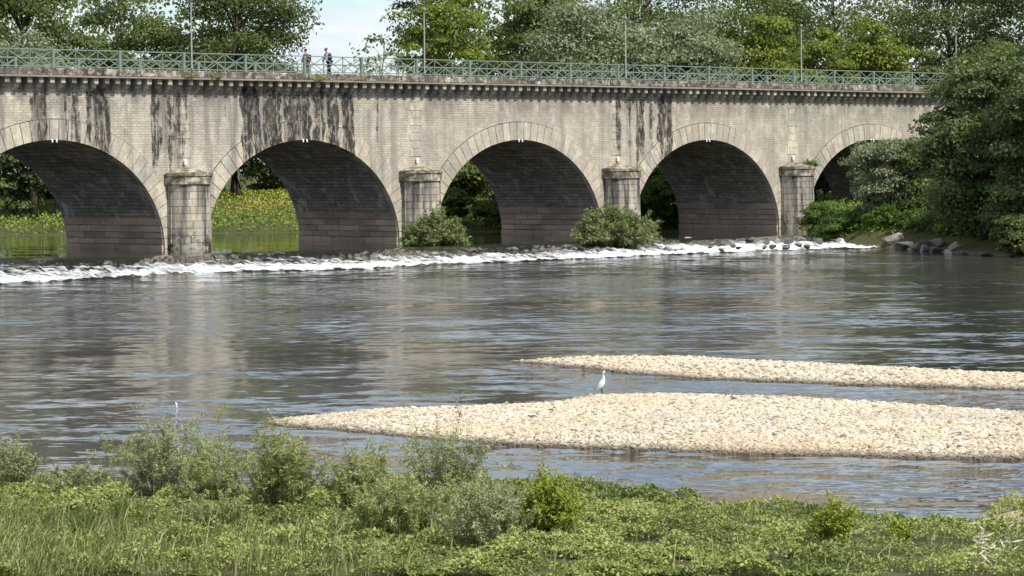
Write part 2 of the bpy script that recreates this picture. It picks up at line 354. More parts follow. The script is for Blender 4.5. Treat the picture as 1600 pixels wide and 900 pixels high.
zz = t.n('ShaderNodeSeparateXYZ'); t.l(p_, zz.inputs[0]); sh_ = t.n('ShaderNodeMapRange'); t.l(t.math('ADD', zz.outputs[2], t.math('MULTIPLY', t.noise(p_, .9, 4), .3)), sh_.inputs[0])
sh_.inputs[1].default_value = LOW + .18; sh_.inputs[2].default_value = LOW + .42; sh_.inputs[3].default_value = 1; sh_.inputs[4].default_value = 0
c = t.mix(sh_.outputs[0], c, t.mix(t.noise(p_, 6, 4, .7), (.20, .165, .115), (.09, .072, .05)))      # muddy shingle at the waterline
n_ = t.noise(p_, 8, 4, .6); t.pbr(c, .95, .1, n_, .04, .8)
tag(link('ground', np_mesh('ground', np.stack([GX, GY, GZ], -1).reshape(-1, 3), Q, t.m, smooth=True)), kind='structure')

# ------------------------------------------------------------------ river
def water(name, amp, col, rough, sc, calm):
    t = MT(name); p_ = t.pos()
    a = t.noise(t.map(p_, (.5 * sc, 1.0 * sc, 1)), 1, 4, .6, out='Color')
    b = t.noise(t.map(p_, (1.9 * sc, 3.6 * sc, 1), (3, 8, 0)), 1, 3, .6, out='Color')
    big = t.noise(t.map(p_, (.022, .085, 1), (1.3, .4, 0)), 1, 4, .55)
    far = t.noise(t.map(p_, (.10, .17, 1), (7, 2, 0)), 1, 2, .5, out='Color')
    amt = t.ramp(big, [(.41, calm), (.56, 1.)])
    def gauss(cx, cy, rx, ry):                            # slack water beside the gravel and in the lee of the weir
        q = t.map(p_, (1 / rx, 1 / ry, 0), (-cx / rx, -cy / ry, 0)); d = t.n('ShaderNodeVectorMath', operation='LENGTH'); t.l(q, d.inputs[0])
        r_ = t.n('ShaderNodeMapRange'); r_.interpolation_type = 'SMOOTHSTEP'; t.l(d.outputs['Value'], r_.inputs[0]); r_.inputs[1].default_value = .45; r_.inputs[2].default_value = 1.15; r_.inputs[3].default_value = .34; r_.inputs[4].default_value = 1; return r_.outputs[0]
    amt = t.math('MULTIPLY', amt, gauss(-9, 79, 13, 17))
    def cen(c, s):
        q = t.n('ShaderNodeVectorMath', operation='SUBTRACT'); t.l(c, q.inputs[0]); q.inputs[1].default_value = (.5, .5, .5)
        q2 = t.n('ShaderNodeVectorMath', operation='MULTIPLY'); t.l(q.outputs[0], q2.inputs[0]); q2.inputs[1].default_value = (s * .8, s, 0); return q2.outputs[0]
    s1 = t.n('ShaderNodeVectorMath', operation='ADD'); t.l(cen(a, amp), s1.inputs[0]); t.l(cen(b, amp * .75), s1.inputs[1])
    s1b = t.n('ShaderNodeVectorMath', operation='ADD'); t.l(s1.outputs[0], s1b.inputs[0]); t.l(cen(far, amp * .35), s1b.inputs[1])
    s2 = t.n('ShaderNodeVectorMath', operation='SCALE'); t.l(s1b.outputs[0], s2.inputs[0]); t.l(amt, s2.inputs['Scale'])
    s3 = t.n('ShaderNodeVectorMath', operation='ADD'); t.l(s2.outputs[0], s3.inputs[0]); s3.inputs[1].default_value = (0, 0, 1)
    s4 = t.n('ShaderNodeVectorMath', operation='NORMALIZE'); t.l(s3.outputs[0], s4.inputs[0])
    p = t.pbr(col, rough, .5); p.inputs['IOR'].default_value = 1.333; t.l(s4.outputs[0], p.inputs['Normal']); return t.m
M['lower'] = water('river_water_rippled', .62, (.060, .060, .052), .08, 1., .2)
M['upper'] = water('river_water_calm', .08, (.022, .026, .014), .03, .8, .5)
WL = [onz(u, v, LOW) for u, v in ((-260, 452), (0, 441), (100, 437), (200, 431), (300, 426), (400, 423), (500, 421), (600, 417), (700, 412), (800, 408), (900, 404), (1000, 399), (1100, 395), (1200, 391), (1300, 388), (1385, 386))]
WU = [onz(u, v, 0) for u, v in ((-260, 418), (0, 406), (100, 404), (200, 401), (300, 399), (400, 396), (500, 393), (600, 390), (700, 386), (800, 383), (900, 380), (1000, 376), (1100, 373), (1200, 370), (1300, 367), (1385, 366))]
def ext(P): 
    d = (P[0][0] - P[3][0], P[0][1] - P[3][1]); return [(P[0][0] + d[0] * 30, P[0][1] + d[1] * 30)] + list(P)
wl, wu = ext(WL), ext(WU)
v = []; f = []
for x, y in wl: v += [(x, min(20, y - 5), LOW), (x, y + .4, LOW)]
v += [(300, 20, LOW), (300, WL[-1][1] + .4, LOW)]
for i in range(len(v) // 2 - 1): f.append((2 * i, 2 * i + 2, 2 * i + 3, 2 * i + 1))
tag(link('river_downstream', pyd('river_downstream', v, f, M['lower'])), kind='structure')
v = []; f = []
for x, y in wu: v += [(x, y - .15, 0), (x, 330, 0)]
v += [(60, WU[-1][1], 0), (60, 330, 0)]
for i in range(len(v) // 2 - 1): f.append((2 * i, 2 * i + 2, 2 * i + 3, 2 * i + 1))
tag(link('river_upstream', pyd('river_upstream', v, f, M['upper'])), kind='structure')

# white water falling over the weir
t = MT('white_water'); p_ = t.pos(); at = t.n('ShaderNodeAttribute'); at.attribute_name = 'tint'
st = t.noise(t.map(t.map(p_, rot=(0, 0, -TH)), (2.0, .7, 1.2)), 1, 6, .66); st2 = t.noise(t.map(p_, (.35, .35, .5)), 1, 3, .5)
fm = t.math('ADD', t.math('MULTIPLY', st, .8), t.math('ADD', t.math('MULTIPLY', st2, .35), at.outputs['Fac']))
fm = t.math('MULTIPLY', t.math('SUBTRACT', fm, .92), 5, clamp=True)
pw = t.pbr((.03, .031, .025), .12, .5)
pf = t.n('ShaderNodeBsdfPrincipled'); t.l(t.mix(t.noise(p_, 5, 4, .6), (.86, .87, .87), (.62, .65, .66)), pf.inputs['Base Color']); pf.inputs['Roughness'].default_value = .7
ms = t.n('ShaderNodeMixShader'); t.l(fm, ms.inputs[0]); t.l(pw.outputs[0], ms.inputs[1]); t.l(pf.outputs[0], ms.inputs[2]); t.l(ms.outputs[0], t.o.inputs[0])
n_al, n_ac = 1100, 26
sa = np.linspace(0, 1, n_al); si = np.linspace(0, len(WL) - 1, n_al)
lx = np.interp(si, range(len(WL)), [p[0] for p in WL]); ly = np.interp(si, range(len(WL)), [p[1] for p in WL])
ux = np.interp(si, range(len(WU)), [p[0] for p in WU]); uy = np.interp(si, range(len(WU)), [p[1] for p in WU])
V = []; T = []
wob = (fbm(si * 3.1, si * 0, 21) - .5) * 1.6
for j in range(n_ac):
    q = -.25 + 1.6 * j / (n_ac - 1)                       # 0 = crest, 1 = foot, beyond = flat run-out
    X = ux + (lx - ux) * q; Y = uy + (ly - uy) * q - wob * np.clip(q, 0, 1) * .5
    k = np.clip(q, 0, 1); z = LOW * (k * k * (3 - 2 * k))
    bump = (fbm(X * 1.3, Y * 1.3, 31) - .5) * .38 + (fbm(X * 3.2, Y * 3.2, 37, 3) - .5) * .2
    env = np.clip((q - .05) / .3, 0, 1) * np.clip((1.3 - q) / .35, 0, 1)
    z = z + bump * env + .02 + (.05 if q <= 1 else .0) - np.clip(q - 1.15, 0, 1) * .3 - np.clip(-q - .08, 0, 1) * .5
    V.append(np.stack([X, Y, z], -1)); 
    T.append(np.interp(si, (9, 12), (0, .07)) * (1 if -.02 < q < 1.1 else 0) + np.full(n_al, np.interp(q, (-.25, -.05, .18, .6, 1.0, 1.12, 1.35), (-.5, -.22, .12, .40, .54, .17, -.3))))
V = np.array(V).reshape(-1, 3); ii = np.arange(n_al * n_ac).reshape(n_ac, n_al)
Q = np.stack([ii[:-1, :-1], ii[1:, :-1], ii[1:, 1:], ii[:-1, 1:]], -1).reshape(-1, 4)
tag(link('weir_rapids', np_mesh('weir_rapids', V, Q, t.m, tint=np.array(T).ravel(), smooth=True)), kind='structure')

# ------------------------------------------------------------------ gravel bars and their pebbles
def pebble_nodes(mat):
    ng = bpy.data.node_groups.new('pebble_scatter', 'GeometryNodeTree')
    ng.interface.new_socket('Geometry', in_out='INPUT', socket_type='NodeSocketGeometry'); ng.interface.new_socket('Geometry', in_out='OUTPUT', socket_type='NodeSocketGeometry')
    a = ng.nodes.new('NodeGroupInput'); z = ng.nodes.new('NodeGroupOutput'); ip = ng.nodes.new('GeometryNodeInstanceOnPoints')
    ic = ng.nodes.new('GeometryNodeMeshIcoSphere'); ic.inputs['Radius'].default_value = 1; ic.inputs['Subdivisions'].default_value = 2
    sm = ng.nodes.new('GeometryNodeSetMaterial'); sm.inputs['Material'].default_value = mat
    l = ng.links.new; l(a.outputs[0], ip.inputs['Points']); l(ic.outputs[0], sm.inputs[0]); l(sm.outputs[0], ip.inputs['Instance'])
    for nm, so in (('rot', 'Rotation'), ('siz', 'Scale')):
        q = ng.nodes.new('GeometryNodeInputNamedAttribute'); q.data_type = 'FLOAT_VECTOR'; q.inputs['Name'].default_value = nm; l(q.outputs[0], ip.inputs[so])
    l(ip.outputs[0], z.inputs[0]); return ng
def pebbles(P, r, seed):
    g = np.random.default_rng(seed); n = len(P); me = bpy.data.meshes.new('pebbles'); me.vertices.add(n); me.vertices.foreach_set('co', P.astype(np.float32).ravel())
    rot = np.stack([g.normal(0, .3, n), g.normal(0, .3, n), g.uniform(0, 6.28, n)], -1); siz = np.stack([r * g.uniform(.9, 1.5, n), r * g.uniform(.6, 1., n), r * g.uniform(.4, .75, n)], -1)
    for nm, d in (('rot', rot), ('siz', siz)): me.attributes.new(nm, 'FLOAT_VECTOR', 'POINT').data.foreach_set('vector', d.astype(np.float32).ravel())
    me.attributes.new('tint', 'FLOAT', 'POINT').data.foreach_set('value', g.uniform(0, 1, n).astype(np.float32))
    me.materials.append(M['peb']); return me
def poly_sd(X, Y, P):
    P = np.array(P); d = np.full(X.shape, 1e9); ins = np.zeros(X.shape, bool)
    for (ax, ay), (bx, by) in zip(P, np.roll(P, -1, 0)):
        ex, ey = bx - ax, by - ay; tt = np.clip(((X - ax) * ex + (Y - ay) * ey) / (ex * ex + ey * ey), 0, 1)
        d = np.minimum(d, np.hypot(X - ax - ex * tt, Y - ay - ey * tt))
        ins ^= ((ay > Y) != (by > Y)) & (X < ex * (Y - ay) / (ey if abs(ey) > 1e-9 else 1e-9) + ax)
    return np.where(ins, d, -d)
t = MT('pebbles'); p_ = t.pos(); at = t.n('ShaderNodeAttribute'); at.attribute_name = 'tint'; at.attribute_type = 'INSTANCER'
c = t.ramp(at.outputs['Fac'], [(0, (.13, .105, .075)), (.13, (.26, .215, .155)), (.22, (.45, .38, .275)), (.7, (.53, .462, .35)), (1, (.66, .605, .50))])
c = t.mix(t.ramp(t.noise(p_, .22, 3), [(.45, 0), (.7, .6)]), c, (.50, .39, .25))
c = t.mix(t.ramp(t.noise(t.map(p_, (.25, .6, 1), (3, 5, 0)), 1, 4, .6), [(.52, 0), (.66, .5)]), c, (.36, .33, .28))
sz = t.n('ShaderNodeSeparateXYZ'); t.l(p_, sz.inputs[0])
wet = t.n('ShaderNodeMapRange'); t.l(sz.outputs[2], wet.inputs[0]); wet.inputs[1].default_value = LOW + .02; wet.inputs[2].default_value = LOW + .10; wet.inputs[3].default_value = .1; wet.inputs[4].default_value = 1
wc = t.n('ShaderNodeMix'); wc.data_type = 'RGBA'; t.l(wet.outputs[0], wc.inputs[0]); wc.inputs[6].default_value = (.07, .055, .04, 1); t.l(c, wc.inputs[7])
t.pbr(wc.outputs[2], .8, .25); M['peb'] = t.m; PNG = pebble_nodes(t.m)
t = MT('gravel_bed'); p_ = t.pos(); t.pbr(t.mix(t.noise(p_, 12, 3), (.36, .29, .21), (.14, .11, .08)), .9, .2); M['gbed'] = t.m
def zoff(u, v): return onz(u, v, LOW + .03)
BARS = [('gravel_bar', [zoff(u, v) for u, v in ((412, 659), (470, 652), (600, 641), (760, 635), (860, 631), (925, 619), (1050, 617), (1200, 621), (1400, 632), (1600, 646), (1760, 655), (1760, 722), (1600, 715), (1400, 712), (1200, 707), (1000, 701), (850, 695), (700, 686), (560, 673), (470, 667))], 170000),
        ('gravel_bar', [zoff(u, v) for u, v in ((815, 564), (930, 559), (1100, 561), (1300, 571), (1600, 586), (1760, 594), (1760, 614), (1600, 607), (1300, 598), (1100, 590), (1000, 583), (880, 570))], 90000)]
for bi, (nm, P, cnt) in enumerate(BARS):
    PA = np.array(P); x0, y0 = PA.min(0) - 1; x1, y1 = PA.max(0) + 1
    gx_, gy_ = np.arange(x0, x1, .25), np.arange(y0, y1, .25); A, B = np.meshgrid(gx_, gy_)
    def hgt(X, Y, P=P):
        d = poly_sd(X, Y, P) + (fbm(X * .5, Y * .5, 71) - .5) * .45
        return LOW + .022 + np.where(d < 0, d * .3, .05 * np.minimum(d, 1) + .15 * (1 - np.exp(-np.maximum(d, 0) / 2.2))) + .05 * (fbm(X * .8, Y * .8, 50) - .5) * np.clip(d, 0, 1)
    Z = hgt(A, B); ii = np.arange(A.size).reshape(A.shape)
    Q = np.stack([ii[:-1, :-1], ii[:-1, 1:], ii[1:, 1:], ii[1:, :-1]], -1).reshape(-1, 4)
    keep = Z.ravel()[Q].max(1) > LOW - .25
    tag(link(nm, np_mesh(nm, np.stack([A, B, Z], -1).reshape(-1, 3), Q[keep], M['gbed'], smooth=True)), kind='structure')
    g = np.random.default_rng(5 + bi); px = g.uniform(x0, x1, cnt * 4); py = g.uniform(y0, y1, cnt * 4)
    pz = hgt(px, py); k = pz > LOW - .06; px, py, pz = px[k][:cnt], py[k][:cnt], pz[k][:cnt]
    r = np.exp(g.normal(-3.97, .5, len(px)) + .5 * (fbm(px * .4, py * .5, 95) - .5)) * (1.0 if bi == 0 else 1.2); r = np.clip(r, .013, .09)
    po = link('pebbles', pebbles(np.stack([px, py, pz + .004], -1), r, 9 + bi)); po.modifiers.new('scatter', 'NODES').node_group = PNG
    tag(po, ['sunlit cream pebbles covering the wide gravel bar behind the shrubs', 'sunlit cream pebbles covering the narrow gravel bar behind the egret'][bi], 'pebbles', kind='stuff')

# ------------------------------------------------------------------ the bridge
HS, RISE, RING = 8.0, 6.62, 1.18                          # half span, rise above the water, depth of the arch ring
ZB = -1.6                                                 # foundations
def intr(dx):                                             # soffit height over the distance from the arch axis
    return RISE * math.sqrt(max(0, 1 - (dx / HS) ** 2)) if abs(dx) < HS else 0
ARCH = [-1.5, -.5, .5, 1.5, 2.5, 3.5]
XL, XR = -48., 92.
ZT = 10.24
def wall_mesh(yy, flip):
    xs = {XL, XR}
    for k in ARCH:
        for i in range(65): xs.add(round(k * D - HS * math.cos(math.pi * i / 64), 5))
        xs.add(k * D - HS - .0004); xs.add(k * D + HS + .0004)
    xs = sorted(xs); v = []; f = []
    for x in xs:
        b = ZB
        for k in ARCH:
            if abs(x - k * D) <= HS: b = intr(x - k * D)
        v += [(x, yy, b), (x, yy, ZT)]
    for i in range(len(xs) - 1):
        q = (2 * i, 2 * i + 2, 2 * i + 3, 2 * i + 1); f.append(q[::-1] if flip else q)
    return pyd('spandrel_wall', v, f, M['wall'])
link('spandrel_wall', wall_mesh(0, False), parent=BR); link('spandrel_wall', wall_mesh(W, True), parent=BR)
def vault_mesh():
    v = []; f = []; n = 64
    for i in range(n + 1):
        a = math.pi * i / n; x, z = -HS * math.cos(a), RISE * math.sin(a)
        for j in range(6): v.append((x, W * j / 5, z))
    for i in range(n):
        for j in range(5): b = i * 6 + j; f.append((b, b + 1, b + 7, b + 6))
    n0 = len(v)
    for s in (-1, 1): v += [(s * HS, 0, 0), (s * HS, W, 0), (s * HS, W, ZB), (s * HS, 0, ZB)]
    f += [(n0, n0 + 1, n0 + 2, n0 + 3), (n0 + 4, n0 + 7, n0 + 6, n0 + 5)]
    return pyd('vault', v, f, M['vault'], True)
vm = vault_mesh()
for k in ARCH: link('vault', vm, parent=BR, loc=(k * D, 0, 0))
# dressed stone courses at the foot of each vault (the side that the river shows)
CZ = [-.3, .26, .62, 1.0, 1.42, 1.86]
def low_block(c, y0, y1):
    z0, z1 = CZ[c] + .026, CZ[c + 1] - .026
    def xi(z): return HS * math.sqrt(1 - (max(z, 0) / RISE) ** 2)
    o = .14 if c == 0 else .07
    v = []
    for y in (y0 + .02, y1 - .02):
        v += [(xi(z0) - o, y, z0), (xi(z0) + .25, y, z0), (xi(z1) + .25, y, z1), (xi(z1) - o, y, z1)]
    return pyd('vault_stone', v, [(0, 1, 2, 3), (7, 6, 5, 4), (0, 4, 5, 1), (1, 5, 6, 2), (2, 6, 7, 3), (3, 7, 4, 0)], M['vaultlow'])
lows = []
for c in range(5):
    ys = [0.04]; rr = random.Random(c + 3)
    while ys[-1] < W - 2.6: ys.append(ys[-1] + rr.uniform(1.2, 2.2))
    ys.append(W - .04)
    lows += [low_block(c, a, b) for a, b in zip(ys, ys[1:])]
for k in ARCH[1:]:
    for me in lows: link('vault_stone', me, parent=BR, loc=(k * D, 0, 0))
# arch rings, stone by stone
NV = 37
def ring_pt(a, off):
    x, z = -HS * math.cos(a), RISE * math.sin(a)
    n = Vector((x / HS ** 2, 0, z / RISE ** 2)).normalized()
    return Vector((x, 0, z)) + n * off
aa = np.linspace(0, math.pi, 2001); pp = [ring_pt(a, 0) for a in aa]
cum = np.concatenate([[0], np.cumsum([(pp[i + 1] - pp[i]).length for i in range(2000)])])
cuts = [float(np.interp(cum[-1] * i / NV, cum, aa)) for i in range(NV + 1)]
vous = []
for i in range(NV):
    g = .035; rr = random.Random(i); pr = -.075 - rr.uniform(0, .014); ex = RING + rr.uniform(-.008, .008)
    a0, a1 = cuts[i], cuts[i + 1]; am = (a0 + a1) / 2; da = (a1 - a0)
    q = []
    for a, off in ((a0 + da * g, .0), (am, .0), (a1 - da * g, .0), (a1 - da * g, ex), (am, ex), (a0 + da * g, ex)):
        p = ring_pt(a, off - (.012 if off == 0 else 0)); q.append(p)
    v = [(p.x, pr, p.z) for p in q] + [(p.x, .3, p.z) for p in q]
    f = [(0, 1, 2, 3, 4, 5), (11, 10, 9, 8, 7, 6)] + [(j, j + 6, (j + 1) % 6 + 6, (j + 1) % 6) for j in range(6)]
    me = pyd('voussoir', v, f, M['ring']); bm = bmesh.new(); bm.from_mesh(me); bmesh.ops.recalc_face_normals(bm, faces=bm.faces); bm.to_mesh(me); bm.free()
    vous.append(me)
for k in ARCH[1:]:
    for me in vous: link('voussoir', me, parent=BR, loc=(k * D, 0, 0))
M['mortar'] = simple('dark_mortar', (.09, .08, .068), .95, .1, .3, 4)
v = []; f = []
for i in range(97):
    a = math.pi * (.1 + .8 * i / 96); p, q = ring_pt(a, RING - .02), ring_pt(a, RING + .05); v += [(p.x, -.006, p.z), (q.x, -.006, q.z), (q.x, .02, q.z)]
    if i: n = 3 * i; f += [(n - 3, n, n + 1, n - 2), (n - 2, n + 1, n + 2, n - 1)]
jm = pyd('mortar_joint', v, f, M['mortar'])
for k in ARCH[1:]: link('mortar_joint', jm, parent=BR, loc=(k * D, 0, 0))
# keystone lights
for k in ARCH[1:]:
    for dx in (-.16, .16):
        V, Fc = tube([(dx, -.1, RISE - .16), (dx, -.1, RISE - .04), (dx, -.06, RISE + .03)], [.045, .05, .03], 8)
        link('keystone_light', pyd('keystone_light', V, Fc, M['white']), parent=BR, loc=(k * D, 0, 0))
# corbels, ledge, coping
cbv = [(-.16, -.55, 10.235), (.16, -.55, 10.235)]
prof = [(.12, 10.238), (-.56, 10.238), (-.56, 9.93), (-.50, 9.86), (-.34, 9.83), (-.34, 9.72), (-.27, 9.64), (-.14, 9.58), (-.14, 9.5), (.12, 9.46)]
npf = len(prof); v = [(-.155, a, b) for a, b in prof] + [(.155, a, b) for a, b in prof]
f = [tuple(range(npf)), tuple(range(npf, 2 * npf))[::-1]] + [(i, i + npf, (i + 1) % npf + npf, (i + 1) % npf) for i in range(npf)]
cme = pyd('corbel', v, f, M['corbel']); bm = bmesh.new(); bm.from_mesh(cme); bmesh.ops.recalc_face_normals(bm, faces=bm.faces); bm.to_mesh(cme); bm.free()
c0 = face(569, 135, .5)[0]; CS = D / 24.5
for i in range(-48, 92):
    x = c0 + i * CS
    if -24 < x < 90: link('corbel', cme, parent=BR, loc=(x, 0, random.uniform(-.012, .012)))
x = XL; i = 0; rr = random.Random(4)
while x < XR:
    ln = rr.uniform(1.3, 2.0)
    if x < -26: ln = 6.
    e = min(x + ln, XR)
    link('ledge_stone', bevel(boxes('ledge_stone', [(x + .006, e - .006, -.70 - rr.uniform(0, .02), .1, 10.242, 10.36 + rr.uniform(-.008, .008))], M['ledge']), .02), parent=BR)
    x = e
x = XL; rr = random.Random(8)
while x < XR:
    ln = rr.uniform(1.0, 1.7)
    if x < -26: ln = 6.
    e = min(x + ln, XR)
    me = bevel(boxes('coping_stone', [(x + .008, e - .008, -.60 - rr.uniform(0, .025), .12, 10.364, 10.78 + rr.uniform(-.02, .02))], M['coping']), .035)
    link('coping_stone', me, parent=BR); x = e
link('coping', boxes('coping', [(XL, XR, W - .12, W + .6, 10.2, 10.78)], M['coping']), parent=BR)
link('towpath', boxes('towpath', [(XL, XR, .121, 2.2, 10.1, 10.74), (XL, XR, W - 2.2, W - .121, 10.1, 10.74), (XL, XR, 2.2, W - 2.2, 8.0, 8.6)], M['deck']), parent=BR)
link('canal_water', pyd('canal_water', [(XL, 2.2, 10.35), (XR, 2.2, 10.35), (XR, W - 2.2, 10.35), (XL, W - 2.2, 10.35)], [(0, 1, 2, 3)], M['upper']), parent=BR)
link('end_wall', boxes('end_wall', [(XR - .5, XR + 30, .02, W - .02, ZB, 10.6), (XL - 60, XL + .3, .02, W - .02, ZB, 10.6)], M['wall']), parent=BR)
# piers with round cutwaters, course by course
PR, PL_ = 1.36, .36
def ring_block(r0, r1, L0, a0, a1, z0, z1, n=4):          # sector of the rounded nose; a from -90 (left) to 90 (right)
    v = []
    for z in (z0, z1):
        for r in (r1, r0):
            for i in range(n + 1):
                a = a0 + (a1 - a0) * i / n; v.append((r * math.sin(a), -L0 - r * math.cos(a), z))
    k = n + 1; f = []
    for i in range(n):
        f += [(i, i + 1, 2 * k + i + 1, 2 * k + i), (k + i + 1, k + i, 3 * k + i, 3 * k + i + 1), (2 * k + i, 2 * k + i + 1, 3 * k + i + 1, 3 * k + i), (i + 1, i, k + i, k + i + 1)]
    f += [(0, 2 * k, 3 * k, k), (n, k + n, 3 * k + n, 2 * k + n)]
    return pyd('stone', v, f, M['pier'])
pst = []; CH = .442; zc = 3.9
nc = 10
for c in range(nc):
    z1 = 3.9 - c * CH; z0 = z1 - CH; rr = random.Random(c)
    js = [-.5, -.16 + rr.uniform(-.05, .05), .18 + rr.uniform(-.05, .05), .5] if c % 2 else [-.5, -.33, .02 + rr.uniform(-.05, .05), .34, .5]
    bt = .006 * c                                         # slight batter
    for a, b in zip(js, js[1:]):
        pst.append(ring_block(.6, PR + bt + rr.uniform(-.012, .012), PL_, a * math.pi + .012, b * math.pi - .012, z0 + .012, z1 - .012))
    for s in (-1, 1):                                     # flank stones between the nose and the wall
        xa, xb = (-PR - bt - .03, -.6) if s < 0 else (.6, PR + bt + .03)
        pst.append(boxes('stone', [(xa, xb, -PL_ - .1, .05, z0 + .01, z1 - .01)], M['pier']))
def cap_part(name, r, L0, z0, z1, top=None):
    n = 16; pl = [(-r, .05)] + [(r * math.sin(a), -L0 - r * math.cos(a)) for a in np.linspace(-math.pi / 2, math.pi / 2, n)] + [(r, .05)]
    k = len(pl); v = [(x, y, z0) for x, y in pl] + [(x, y, z1) for x, y in pl]
    f = [tuple(range(k))[::-1]] + [(i, (i + 1) % k, (i + 1) % k + k, i + k) for i in range(k)]
    if top is None: f.append(tuple(range(k, 2 * k)))
    else:
        v.append((0, .0, top)); f += [(k + i, k + (i + 1) % k, 2 * k) for i in range(k)]
    return pyd(name, v, f, M['cap'])
caps = [cap_part('cap_slab', 1.50, .3, 3.905, 4.41), cap_part('cap_moulding', 1.56, .3, 4.414, 4.54), cap_part('cap_roof', 1.44, .3, 4.544, 4.60, 4.98)]
core = cap_part('pier_core', PR - .06, PL_ - .04, ZB, 3.9); core.materials.clear(); core.materials.append(M['pier'])
for k in range(-1, 5):
    pe = link('pier', None, parent=BR, loc=(k * D, 0, 0))
    link('pier_core', core, parent=pe)
    for me in pst: link('stone', me, parent=pe)
    for me in caps: link(me.name.split('.')[0], me, parent=pe)
    V, Fc = tube([(0, -.13, 5.02), (0, -.13, 5.12), (0, -.13, 5.36), (0, -.13, 5.42)], [.05, .10, .10, .05], 10)
    link('pier_light', pyd('pier_light', V, Fc, M['white']), parent=pe)
# chains of pale dressed stones above the piers
rr = random.Random(2)
for k in range(0, 5):
    z = 5.5
    while z < 9.3:
        h = rr.uniform(.42, .6); wd = .38 + (.16 if int(z * 2) % 2 else 0)
        link('quoin', bevel(boxes('quoin', [(-wd, wd, -.035, .1, z + .01, min(z + h, 9.42) - .01)], M['ring']), .012), parent=BR, loc=(k * D, 0, 0)); z += h

# ------------------------------------------------------------------ railings and lamps on the bridge
def railing(yoff, lab):
    o = bw(0, yoff); rt_ = empty('railing', (o.x, o.y, 10.78), TH); tag(rt_, lab, 'railing')
    px = -.21; xa, xb = px - 5 * 4.8, px + 18 * 4.8
    def hb(name, z, h, d): link(name, boxes(name, [(xa, xb, -d / 2, d / 2, z - h / 2, z + h / 2)], M['rail']), parent=rt_)
    hb('top_rail', 1.09, .06, .07); hb('middle_rail', .60, .04, .03); hb('bottom_rail', .10, .05, .04)
    th = bevel(boxes('post', [(-.085, .085, -.085, .085, -.03, 1.12)], M['rail']), .015)
    tn = boxes('baluster', [(-.022, .022, -.025, .025, -.02, 1.06)], M['rail'])
    def br_(s):
        dx, dz = 1.6, .93; ln = math.hypot(dx, dz); ux_, uz = dx / ln, dz / ln * s; nx_, nz_ = -uz, ux_
        y0 = .012 * s; v = []
        for y in (y0 - .011, y0 + .011):
            for a, b in ((-1, -1), (1, -1), (1, 1), (-1, 1)):
                v.append((a * ux_ * ln / 2 * .985 + b * nx_ * .024, y, .6 + a * uz * ln / 2 * .985 + b * nz_ * .024))
        return pyd('brace', v, BOXF, M['rail'])
    b1, b2 = br_(1), br_(-1)
    for i in range(-5, 19):
        link('post', th, parent=rt_, loc=(px + i * 4.8, 0, 0))
        if i == 18: break
        for j in range(3):
            xx = px + i * 4.8 + j * 1.6
            if j: link('baluster', tn, parent=rt_, loc=(xx, 0, 0))
            link('brace', b1, parent=rt_, loc=(xx + .8, 0, 0)); link('brace', b2, parent=rt_, loc=(xx + .8, 0, 0))
railing(-.38, 'sage green iron railing with crossed braces along the near edge of the bridge')
railing(W + .38, 'sage green iron railing with crossed braces along the far edge, behind the walkers')
lamp_lab = ['slim grey lamp post on the bridge in front of the dark oak', 'slim grey lamp post in front of the branching tree beside the open sky', 'slim grey lamp post on the bridge in front of the silvery trees', 'slim grey lamp post on the bridge in front of the round lime green trees', 'slim grey lamp post on the bridge above the dark leaning riverside tree']
for k in range(5):
    p = bw(.30 + k * 19.28, -.52); lo = empty('street_lamp', (p.x, p.y, 10.77), TH); tag(lo, lamp_lab[k], 'lamp', 'lamp posts along the bridge')
    V, Fc = tube([(0, 0, 0), (0, 0, .25), (0, 0, .26), (0, 0, 4.2)], [.07, .07, .05, .036], 8); link('pole', pyd('pole', V, Fc, M['pole'], True), parent=lo)
    V, Fc = tube([(0, 0, 4.2), (0, 0, 4.24), (0, 0, 4.42), (0, 0, 4.5)], [.05, .09, .13, .03], 10); link('lamp_head', pyd('lamp_head', V, Fc, M['pole'], True), parent=lo)

